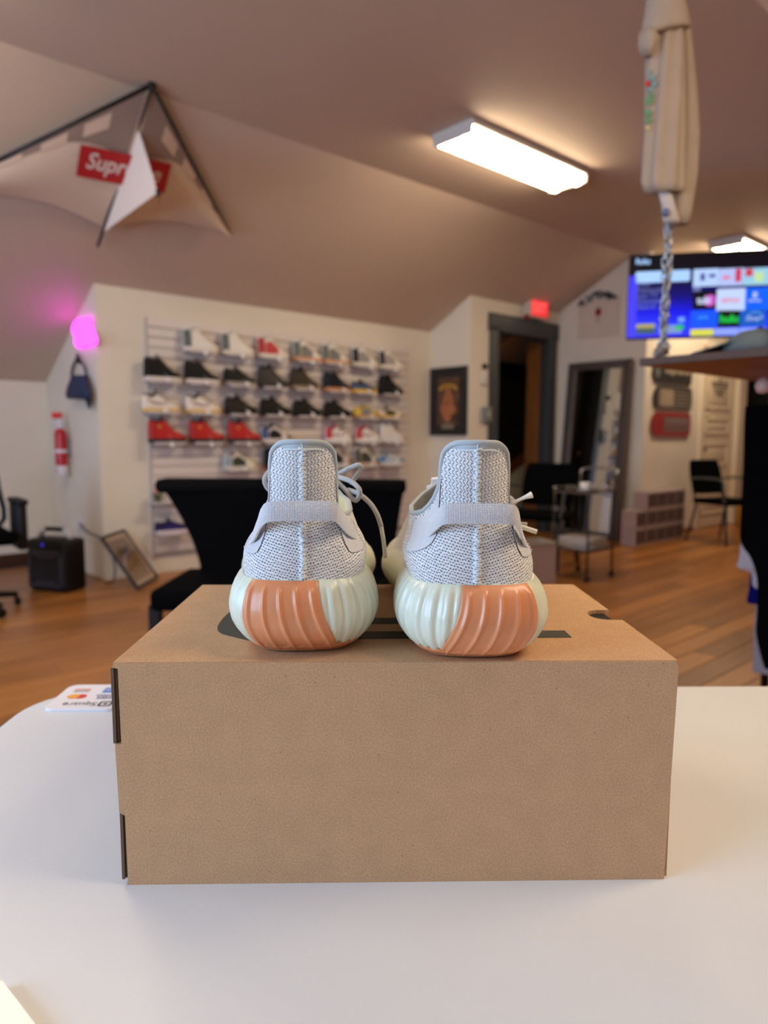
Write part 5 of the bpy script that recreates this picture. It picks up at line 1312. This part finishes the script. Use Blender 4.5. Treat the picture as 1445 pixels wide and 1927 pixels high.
# beige T-shirt folded over the chain
sh = thing('t_shirt', 'beige T-shirt with a faded colour print, bunched around the hanging chain', 'shirt', on_y(1255, 200, 1.78))
beige = mat('beige_cotton', (150, 131, 116), rough=.85, var=.05, scale=18, bump=.2, bscale=300)
def rowc(y, xa, xb, Y, d, tilt=0.0):
    a, b = on_y(xa, y, Y), on_y(xb, y + tilt, Y); return ((a + b) / 2, (b - a) / 2, (0, d, 0))
loft([rowc(y, xa, xb, 1.765, .022 + .004 * math.sin(i)) for i, (y, xa, xb) in enumerate(((20, 1226, 1280), (70, 1222, 1284), (120, 1218, 1285), (180, 1216, 1285), (240, 1214, 1285), (300, 1212, 1285), (345, 1210, 1284), (362, 1215, 1283)))], 40, .16, 7, .4).build('body', beige, sh, smooth=True, world=True)
loft([rowc(y, xa, xb, 1.80, .020) for y, xa, xb in ((10, 1262, 1296), (90, 1275, 1302), (170, 1276, 1310), (250, 1275, 1314), (330, 1270, 1311), (400, 1262, 1300), (422, 1264, 1294))], 22, .09, 4, 1.2).build('back_fold', beige, sh, smooth=True, world=True)
loft([rowc(-60, 1222, 1284, 1.755, .026), rowc(-10, 1219, 1287, 1.752, .030, 3), rowc(25, 1212, 1292, 1.75, .034, 4), rowc(50, 1207, 1294, 1.75, .036, 0), rowc(66, 1203, 1296, 1.75, .034, -14), rowc(78, 1202, 1296, 1.75, .028, -26), rowc(72, 1206, 1290, 1.75, .020, -18)], 26, .05, 3).build('folded_sleeve', beige, sh, smooth=True, world=True)
loft([rowc(60, 1204, 1232, 1.745, .024), rowc(82, 1202, 1240, 1.742, .026, -8), rowc(97, 1206, 1232, 1.742, .022, -6), rowc(106, 1214, 1226, 1.743, .012)], 18, .04, 3).build('sleeve_cuff', beige, sh, smooth=True, world=True)
loft([rowc(356, 1236, 1262, 1.77, .012), rowc(385, 1245, 1270, 1.77, .014), rowc(412, 1248, 1278, 1.775, .012), rowc(420, 1250, 1276, 1.775, .006)], 16, .12, 4).build('tail', mat('pale_tail', (176, 164, 158), rough=.85), sh, smooth=True, world=True)
MB().lathe([(.002, -.010), (.007, -.006), (.008, 0), (.007, .006), (.002, .010)], 14, Matrix.Translation(tuple(on_y(1252, 400, 1.757)))).build('blue_bead', mat('bead_blue', (70, 90, 130), rough=.5), sh, smooth=True, world=True)
for nm, c_, spots in (('leaf_print', (86, 128, 92), ((1222, 190, 7), (1226, 180, 5), (1220, 212, 7), (1221, 226, 6))), ('petal_print', (104, 134, 140), ((1228, 145, 6), (1231, 158, 6), (1226, 168, 5), (1222, 134, 4))), ('red_print', (168, 40, 46), ((1219.5, 157, 5.5),)), ('yellow_print', (190, 168, 90), ((1219, 240, 3.5),))):
    mb = MB()
    for x, y, r_ in spots:
        c3 = on_y(x, y, 1.7445); rr = r_ / 1336 * 1.75
        mb.lathe([(.0005, -rr), (rr * .7, -rr * .7), (rr, 0), (rr * .7, rr * .7), (.0005, rr)], 12, Matrix.Translation(tuple(c3 + np.array([0, .0015, 0]))) @ Matrix.Diagonal((1, .28, 1, 1)))
    mb.build(nm, mat('shirt_' + nm, c_, rough=.85), sh, smooth=True, world=True)
# grey cap on the board
cp0 = on_y(1388, 660, 1.75)
gc = thing('cap', 'grey cap lying on the hanging wooden board, its peak towards the chain', 'cap', (cp0[0], cp0[1], 1.2795), R(-38))
gcm = mat('cap_grey', (84, 92, 94), rough=.85); cap_d = mat('cap_dark', (30, 32, 38), rough=.8)
loft([((.04, 0, 0.0), (.075, 0, 0), (0, .075, 0)), ((.042, 0, .018), (.074, 0, 0), (0, .074, 0)), ((.045, 0, .038), (.064, 0, 0), (0, .066, 0)), ((.047, 0, .050), (.045, 0, 0), (0, .048, 0)), ((.047, 0, .056), (.016, 0, 0), (0, .018, 0))], 22, .02, 6).build('crown', gcm, gc, smooth=True)
MB().sheet([[(-.105 + .02 * abs(y_ / .06) ** 2 + f_ * .085, y_, .003 + .022 * f_) for f_ in np.linspace(0, 1, 5)] for y_ in np.linspace(-.06, .06, 9)], .003).build('peak', gcm, gc, smooth=50)
MB().lathe([(.002, -.004), (.007, -.002), (.007, .002), (.002, .004)], 12, Matrix.Translation((.047, 0, .058))).build('button', cap_d, gc, smooth=True)
dk = on_y(1437, 655, 1.645)
db = thing('sneaker', 'dark trainer on the hanging board, cut by the right edge of the frame', 'shoe', (dk[0] + .03, dk[1] + .02, 1.2795), R(-48))
build_shoe(db, 'low', (120, 104, 96), (34, 28, 27), (40, 34, 34), (70, 58, 54), (24, 22, 22))

# ------------------------------------------------------------------ skateboard decks on the right wall
def deck(y0, y1, label, face, parts, xa=1224, xb=1299):
    zc = (uvz(on_v(1255, y0, VM))[2] + uvz(on_v(1255, y1, VM))[2]) / 2; hh = abs(uvz(on_v(1255, y0, VM))[2] - uvz(on_v(1255, y1, VM))[2]) / 2
    ua, ub = uvz(on_v(xa, (y0 + y1) / 2, VM))[0], uvz(on_v(xb, (y0 + y1) / 2, VM))[0]; L_ = ub - ua
    t = thing('skateboard_deck', label, 'skateboard', UV((ua + ub) / 2, VM - .012, zc), ROT, 'skateboard decks hung on the wall')
    pts = [(-L_ / 2 + hh * (1 - math.cos(a)) , hh * math.sin(a)) for a in np.linspace(-math.pi / 2, math.pi / 2, 13)]
    pts = [(-L_ / 2 + hh - hh * math.cos(a), hh * math.sin(a)) for a in np.linspace(math.pi / 2, -math.pi / 2 , 13)]
    pts = [(-L_ / 2 + hh + hh * math.cos(math.pi / 2 + math.pi * k / 12), hh * math.sin(math.pi / 2 + math.pi * k / 12)) for k in range(13)] + [(L_ / 2 - hh * .35 + hh * .35 * math.cos(-math.pi / 2 + math.pi * k / 12), hh * (.9 if False else 1) * math.sin(-math.pi / 2 + math.pi * k / 12)) for k in range(13)]
    MB().prism([(x, 0, z) for x, z in pts], (0, -.011, 0)).build('deck', mat('deck_' + label.split()[0], face, rough=.35), t)
    MB().prism([(x * .985, .0105, z * .96) for x, z in pts], (0, -.010, 0)).build('core', mat('deck_core', (90, 76, 64), rough=.6), t)
    for x in (-L_ * .3, -L_ * .26, L_ * .26, L_ * .3):
        for z in (-.025, .025): MB().lathe([(.001, 0), (.006, 0), (.006, .0015), (.001, .0015)], 8, Matrix.Translation((x, -.011, z)) @ Matrix.Rotation(R(90), 4, 'X')).build('bolt_hole', black_p, t)
    parts(t, L_, hh); return t
def top_parts(t, L_, hh):
    text_on('Supreme', (-L_ * .22, -.0118, -hh * .30), (L_ * .66, 0, 0), (0, 0, hh * 1.0), shear=.2, bold=.03).build('lettering', mat('deck_letter', (170, 156, 138), rough=.5), t)
    MB().prism([(-L_ * .40 + .06 * math.cos(6.28 * k / 14), -.0112, .07 * math.sin(6.28 * k / 14)) for k in range(14)], (0, -.0006, 0)).build('grey_graphic', mat('deck_grey', (96, 104, 102), rough=.5), t)
def mid_parts(t, L_, hh):
    MB().prism([(-L_ * .18 + x, -.0112, z) for x, z in rrect(L_ * .36, hh * 1.4, .02, 3)], (0, -.0006, 0)).build('pale_block', mat('deck_pale', (158, 142, 122), rough=.5), t)
    rg = rrect(L_ * .84, hh * 1.6, .03, 3)
    MB().tube([(x + L_ * .02, -.0114, z) for x, z in rg], .003, 5, closed=True).build('outline', mat('deck_letter'), t)
    for k in range(4): MB().prism([(L_ * .04, -.0112, hh * (.5 - .32 * k)), (L_ * .40, -.0112, hh * (.5 - .32 * k)), (L_ * .40, -.0112, hh * (.40 - .32 * k)), (L_ * .04, -.0112, hh * (.40 - .32 * k))], (0, -.0006, 0)).build('text_line', mat('deck_pale'), t)
def red_parts(t, L_, hh):
    MB().prism([(L_ * .12 + x, -.0112, z) for x, z in rrect(L_ * .66, hh * 1.3, .03, 3)], (0, -.0006, 0)).build('grey_block', mat('deck_mauve', (112, 84, 82), rough=.5), t)
    for k in range(7): MB().prism([(-L_ * .14 + k * L_ * .085, -.0119, hh * .5), (-L_ * .10 + k * L_ * .085, -.0119, hh * .5), (-L_ * .10 + k * L_ * .085, -.0119, hh * .12), (-L_ * .14 + k * L_ * .085, -.0119, hh * .12)], (0, -.0006, 0)).build('letter_stroke', mat('deck_stroke', (140, 128, 132), rough=.5), t)
deck(681, 722, 'black skateboard deck with pale lettering, top one on the wall right of the mirror', (40, 36, 34), top_parts, 1226)
deck(727, 771, 'charcoal skateboard deck with a pale block, middle one on the wall', (44, 41, 38), mid_parts, 1227)
deck(777, 821, 'red skateboard deck with a grey centre, lowest on the wall', (150, 24, 24), red_parts, 1222, 1296)

# ------------------------------------------------------------------ boxed figures stacked on the floor
cart = mat('carton_mauve', (172, 150, 150), rough=.6, var=.10, scale=10); winm = mat('carton_window', (62, 40, 36), rough=.3, var=.5, scale=24)
bu, bz = .205, .178; c0u = uvz(on_v(1214, 1015, VM - .17))[0]
def carton(u, z, label, w_=.2):
    t = thing('figure_carton', label, 'box', UV(u, VM - .18, z), ROT, 'window cartons stacked on the floor')
    MB().bbox((0, 0, 0), (w_, .16, bz - .003), .003).build('carton', cart, t)
    for k in range(2): MB().bbox((.014 + k * w_ * .48, -.0015, .022), (.014 + k * w_ * .48 + w_ * .40, .001, bz - .025), .001).build('window', winm, t)
    MB().bbox((-.0012, .02, .03), (.001, .14, bz - .03), .001).build('side_panel', mat('carton_side', (168, 146, 148), rough=.5), t)
    MB().box((.01, -.002, bz - .022), (w_ - .01, .0005, bz - .01)).build('title_strip', mat('carton_strip', (190, 172, 170), rough=.5), t)
rowsn = ['bottom', 'middle', 'top']; coln = ['left', 'second', 'third', 'right']
for r_ in range(3):
    for c_ in range(4): carton(c0u + c_ * bu, r_ * bz + .0005 * r_, 'mauve window carton, %s row, %s column of the main carton stack' % (rowsn[r_], coln[c_]))
carton(c0u - .215, 0, 'mauve window carton at the floor, left of the main stack, under another')
carton(c0u - .215, bz + .0005, 'mauve window carton on top of the short two-high pile beside the mirror')

# ------------------------------------------------------------------ guest chairs
def guest_chair(name, label, loc, rz, wd=.46, arms=True, bh=.85):
    t = thing(name, label, 'chair', loc, rz)
    h = wd / 2
    G = [[(x, .21 + .10 * f_ - .03 * math.cos(x / h * 1.4), .50 + (bh - .50) * f_) for f_ in np.linspace(0, 1, 7)] for x in np.linspace(-h * .92, h * .92, 9)]
    A = np.array(G)
    for i in range(9):
        for j in range(7): A[i, j, 0] *= 1 - .16 * (j / 6) ** 4 - .1 * (1 - j / 6) ** 4
    MB().sheet(A, .035).build('backrest', black_f, t, smooth=50)
    MB().bbox((-h, -.24, .40), (h, .22, .455), .022).build('seat', black_f, t, smooth=True)
    tb = mat('chair_tube', (34, 36, 34), rough=.35, metal=.5)
    for s in (-1, 1):
        MB().tube(spline([(s * (h - .02), -.20, .40), (s * (h + .0), -.23, .2), (s * (h + .01), -.26, .0)], 4), .012, 8).build('leg', tb, t, smooth=True)
        MB().tube(spline([(s * (h - .02), .18, .40), (s * (h - .01), .22, .2), (s * (h + .01), .27, .0)], 4), .012, 8).build('leg', tb, t, smooth=True)
        MB().tube(spline([(s * (h - .03), .20, .42), (s * (h - .04), .27, .62), (s * (h - .06), .29, .75)], 4), .011, 8).build('back_post', tb, t, smooth=True)
        if arms:
            MB().tube(spline([(s * (h + .005), .25, .65), (s * (h + .03), .12, .665), (s * (h + .03), -.12, .665), (s * (h + .03), -.19, .64), (s * (h + .02), -.20, .55), (s * h, -.20, .42)], 5), .012, 8).build('armrest', mat('arm_grey', (70, 74, 68), rough=.5), t, smooth=True)
    return t
guest_chair('guest_chair', 'black guest chair with armrests in front of the white panel door', (3.55, 7.36, 0), R(22))
guest_chair('armchair', 'wide black armchair with tubular arms behind the small metal cart', (1.30, 5.98, 0), R(-32), .52, True, .86)

# ------------------------------------------------------------------ metal cart with cup and magazines
ct = thing('serving_cart', 'small dark metal cart with a glass top and wheels in front of the mirror', 'cart', UV(uvz(np.array([1.545, 5.455, 0]))[0], uvz(np.array([1.545, 5.455, 0]))[1], 0), ROT)
cm_ = mat('cart_metal', (58, 52, 50), rough=.35, metal=.7); cx2, cy2 = .185, .16
MB().bbox((-cx2, -cy2, .662), (cx2, cy2, .676), .004).build('top_tray', mat('cart_top', (84, 70, 66), rough=.12), ct)
MB().bbox((-cx2, -cy2, .225), (cx2, cy2, .237), .004).build('lower_shelf', mat('cart_shelf', (60, 44, 38), rough=.4), ct)
for sx in (-1, 1):
    for sy in (-1, 1):
        x, y = sx * (cx2 - .01), sy * (cy2 - .01)
        MB().bar((x, y, .05), (x, y, .70 if sx < 0 else .80), .008).build('leg', cm_, ct, smooth=True)
        MB().lathe([(.003, -.011), (.022, -.011), (.026, 0), (.022, .011), (.003, .011)], 14, Matrix.Translation((x, y, .0262)) @ Matrix.Rotation(R(90), 4, 'X')).build('wheel', black_p, ct, smooth=40)
MB().tube(spline([(cx2 - .01, -cy2 + .01, .78), (cx2 + .02, -cy2 + .01, .83), (cx2 + .03, 0, .845), (cx2 + .02, cy2 - .01, .83), (cx2 - .01, cy2 - .01, .78)], 5), .009, 8).build('push_handle', chrome, ct, smooth=True)
for s in (-1, 1): MB().tube([(-cx2, s * (cy2 - .004), .70), (cx2, s * (cy2 - .004), .70)], .005, 6).build('guard_rail', chrome, ct, smooth=True)
cwp = ROOTS[ct.name] @ Vector((-.03, -.02, .6765))
cpw = thing('cup', 'white cup on a saucer standing on the glass top of the cart', 'cup', cwp)
cer = mat('ceramic', (220, 218, 220), rough=.25)
MB().lathe([(.004, 0), (.035, 0), (.062, .010), (.064, .012), (.036, .005), (.004, .004)], 22).build('saucer', cer, cpw, smooth=True)
MB().lathe([(.004, .005), (.026, .005), (.036, .025), (.043, .062), (.040, .062), (.033, .026), (.004, .010)], 22).build('bowl', cer, cpw, smooth=True)
MB().tube(spline([(.038, 0, .050), (.060, 0, .048), (.060, 0, .026), (.036, 0, .022)], 4), .004, 6).build('handle', cer, cpw, smooth=True)
mags = [((150, 136, 130), 'greyish'), ((96, 100, 84), 'dull green'), ((170, 150, 120), 'tan'), ((120, 104, 100), 'brownish'), ((196, 184, 178), 'pale')]
for k, (c_, nm) in enumerate(mags):
    pz = ROOTS[ct.name] @ Vector((-.01 + .008 * math.sin(k * 2), .005 * math.cos(k * 3), .2375 + .0165 * k))
    pos = 'lowest of' if k == 0 else 'topmost of' if k == 4 else ('second lowest of', 'middle of', 'second from top of')[k - 1]
    t = thing('magazine', '%s magazine, %s the pile on the cart\'s lower shelf' % (nm, pos), 'magazine', pz, ROT + R(6 * math.sin(k * 1.7)), 'magazines on the cart')
    MB().bbox((-.11, -.142, .0012), (.11, .142, .0145), .002).build('pages', mat('pages', (206, 196, 186), rough=.7), t)
    MB().box((-.112, -.144, .0145), (.112, .144, .016)).build('cover', mat('cover_' + nm.replace(' ', '_'), c_, rough=.3), t)
    MB().box((-.114, -.144, 0), (.112, .144, .0012)).build('back_cover', mat('cover_' + nm.replace(' ', '_')), t)
bx = MB(); bnp = thing('waste_bin', 'pale pinkish square bin on the floor left of the cart', 'bin', (1.13, 5.30, 0), R(20))
loft([((0, 0, 0), (.13, 0, 0), (0, .13, 0))], 4)
bn = MB(); 
for lo, hi in (((-.12, -.12, 0), (.12, -.112, .30)), ((-.12, .112, 0), (.12, .12, .30)), ((-.12, -.112, 0), (-.112, .112, .30)), ((.112, -.112, 0), (.12, .112, .30)), ((-.112, -.112, 0), (.112, .112, .008))): bn.box(lo, hi)
bn.build('tub', mat('bin_pale', (176, 152, 146), rough=.5), bnp)
rg = rrect(.25, .25, .02, 4)
MB().tube([(x, y, .30) for x, y in rg], .007, 6, closed=True).build('rim', mat('bin_rim', (150, 150, 132), rough=.5), bnp, smooth=True)

# ------------------------------------------------------------------ clothes on a rack at the right edge
rk = thing('clothes_rack', 'black clothes rack at the right edge, holding dark garments', 'rack', (1.46, 2.35, 0), R(-4))
MB().bar((0, -.55, 1.225), (0, .33, 1.225), .014).build('rail', black_p, rk, smooth=True)
for y in (-.55, .33):
    MB().bar((0, y, .03), (0, y, 1.225), .014).build('post', black_p, rk, smooth=True)
    MB().bar((-.24, y, .015), (.24, y, .015), .013).build('foot', black_p, rk, smooth=True)
def garment(label, cat, Y, left_px, col, cx_w=1.455, thick=.035, name='garment', mname=None):
    """left outline from the neck down to the hem (px, py at distance Y), mirrored about the hanger"""
    P = [on_y(x, y, Y) for x, y in left_px]; P = [(min(p[0], cx_w - .03), min(p[2], 1.185 - .004 * i)) for i, p in enumerate(P)]
    z_top = P[0][1]
    t = thing(name, label, cat, (cx_w, Y, z_top), 0, 'garments on the rack')
    m_ = mat(mname or 'cloth_%d_%d_%d' % col, col, rough=.9, spec=.05)
    G = []; Pl = spline(np.array(P), 5)
    for x, z in Pl:
        row = []
        for q_ in np.linspace(-1, 1, 17):
            xx = cx_w + (cx_w - x) * q_; row.append((xx, Y - thick * (1 - abs(q_) ** 2.2) + .010 * math.sin(9 * q_ + z * 6) * (1 - abs(q_)), z))
        G.append(row)
    Gb = [[(p[0], 2 * Y - p[1], p[2]) for p in r][::-1] for r in G]
    ring = [a + b[1:-1] for a, b in zip(G, Gb)]
    MB().grid([list(r) for r in map(list, zip(*[r for r in ring]))], True).build('cloth', m_, t, smooth=60, world=True)
    MB().tube(spline([(cx_w, Y, z_top - .02), (cx_w, Y, z_top + .03), (cx_w + .016, Y, 1.238), (cx_w, Y, 1.247), (cx_w - .016, Y, 1.236)], 4), .0025, 6).build('hanger_hook', chrome, t, smooth=True, world=True)
    MB().tube([(cx_w - .05, Y, z_top - .06), (cx_w, Y, z_top - .02), (cx_w + .05, Y, z_top - .06)], .008, 6).build('hanger', black_p, t, smooth=True, world=True)
    return t
garment('long black hooded jacket, nearest on the rack at the right edge', 'jacket', 2.10, [(1600, 668), (1540, 676), (1470, 690), (1412, 712), (1401, 780), (1398, 880), (1394, 960), (1392, 1010), (1398, 1030), (1412, 1050), (1424, 1090), (1424, 1150), (1422, 1190), (1430, 1230), (1438, 1256), (1441, 1259)], (5, 5, 7), thick=.05)
garment('white T-shirt, second on the rack, its hem showing below the black sleeve', 'shirt', 2.30, [(1580, 690), (1540, 698), (1480, 710), (1420, 735), (1404, 850), (1398, 960), (1392, 1040), (1387, 1066), (1402, 1073), (1414, 1080), (1416, 1100), (1424, 1108)], (222, 204, 204), thick=.03)
garment('royal navy shirt, third on the rack behind the white T-shirt', 'shirt', 2.46, [(1570, 700), (1530, 708), (1478, 722), (1425, 760), (1420, 900), (1416, 1020), (1410, 1100), (1405, 1131), (1414, 1137)], (16, 20, 96), thick=.03)
garment('pale grey trousers, farthest on the rack, hanging lowest behind the jacket', 'trousers', 2.60, [(1550, 720), (1510, 728), (1465, 740), (1428, 790), (1426, 950), (1424, 1100), (1419, 1180), (1417, 1240), (1416, 1262), (1424, 1266)], (150, 142, 146), thick=.03)
tag(MB().bbox((-.06, -.06, 0), (.06, .06, .24), .02, Matrix.Translation(tuple(on_z(1388, 990) + np.array([.05, 0, 0]))), 3).build('yellow_bottle', mat('jug_yellow', (176, 128, 20), rough=.4), smooth=True), 'small yellow container on the floor by the white door frame', 'container')
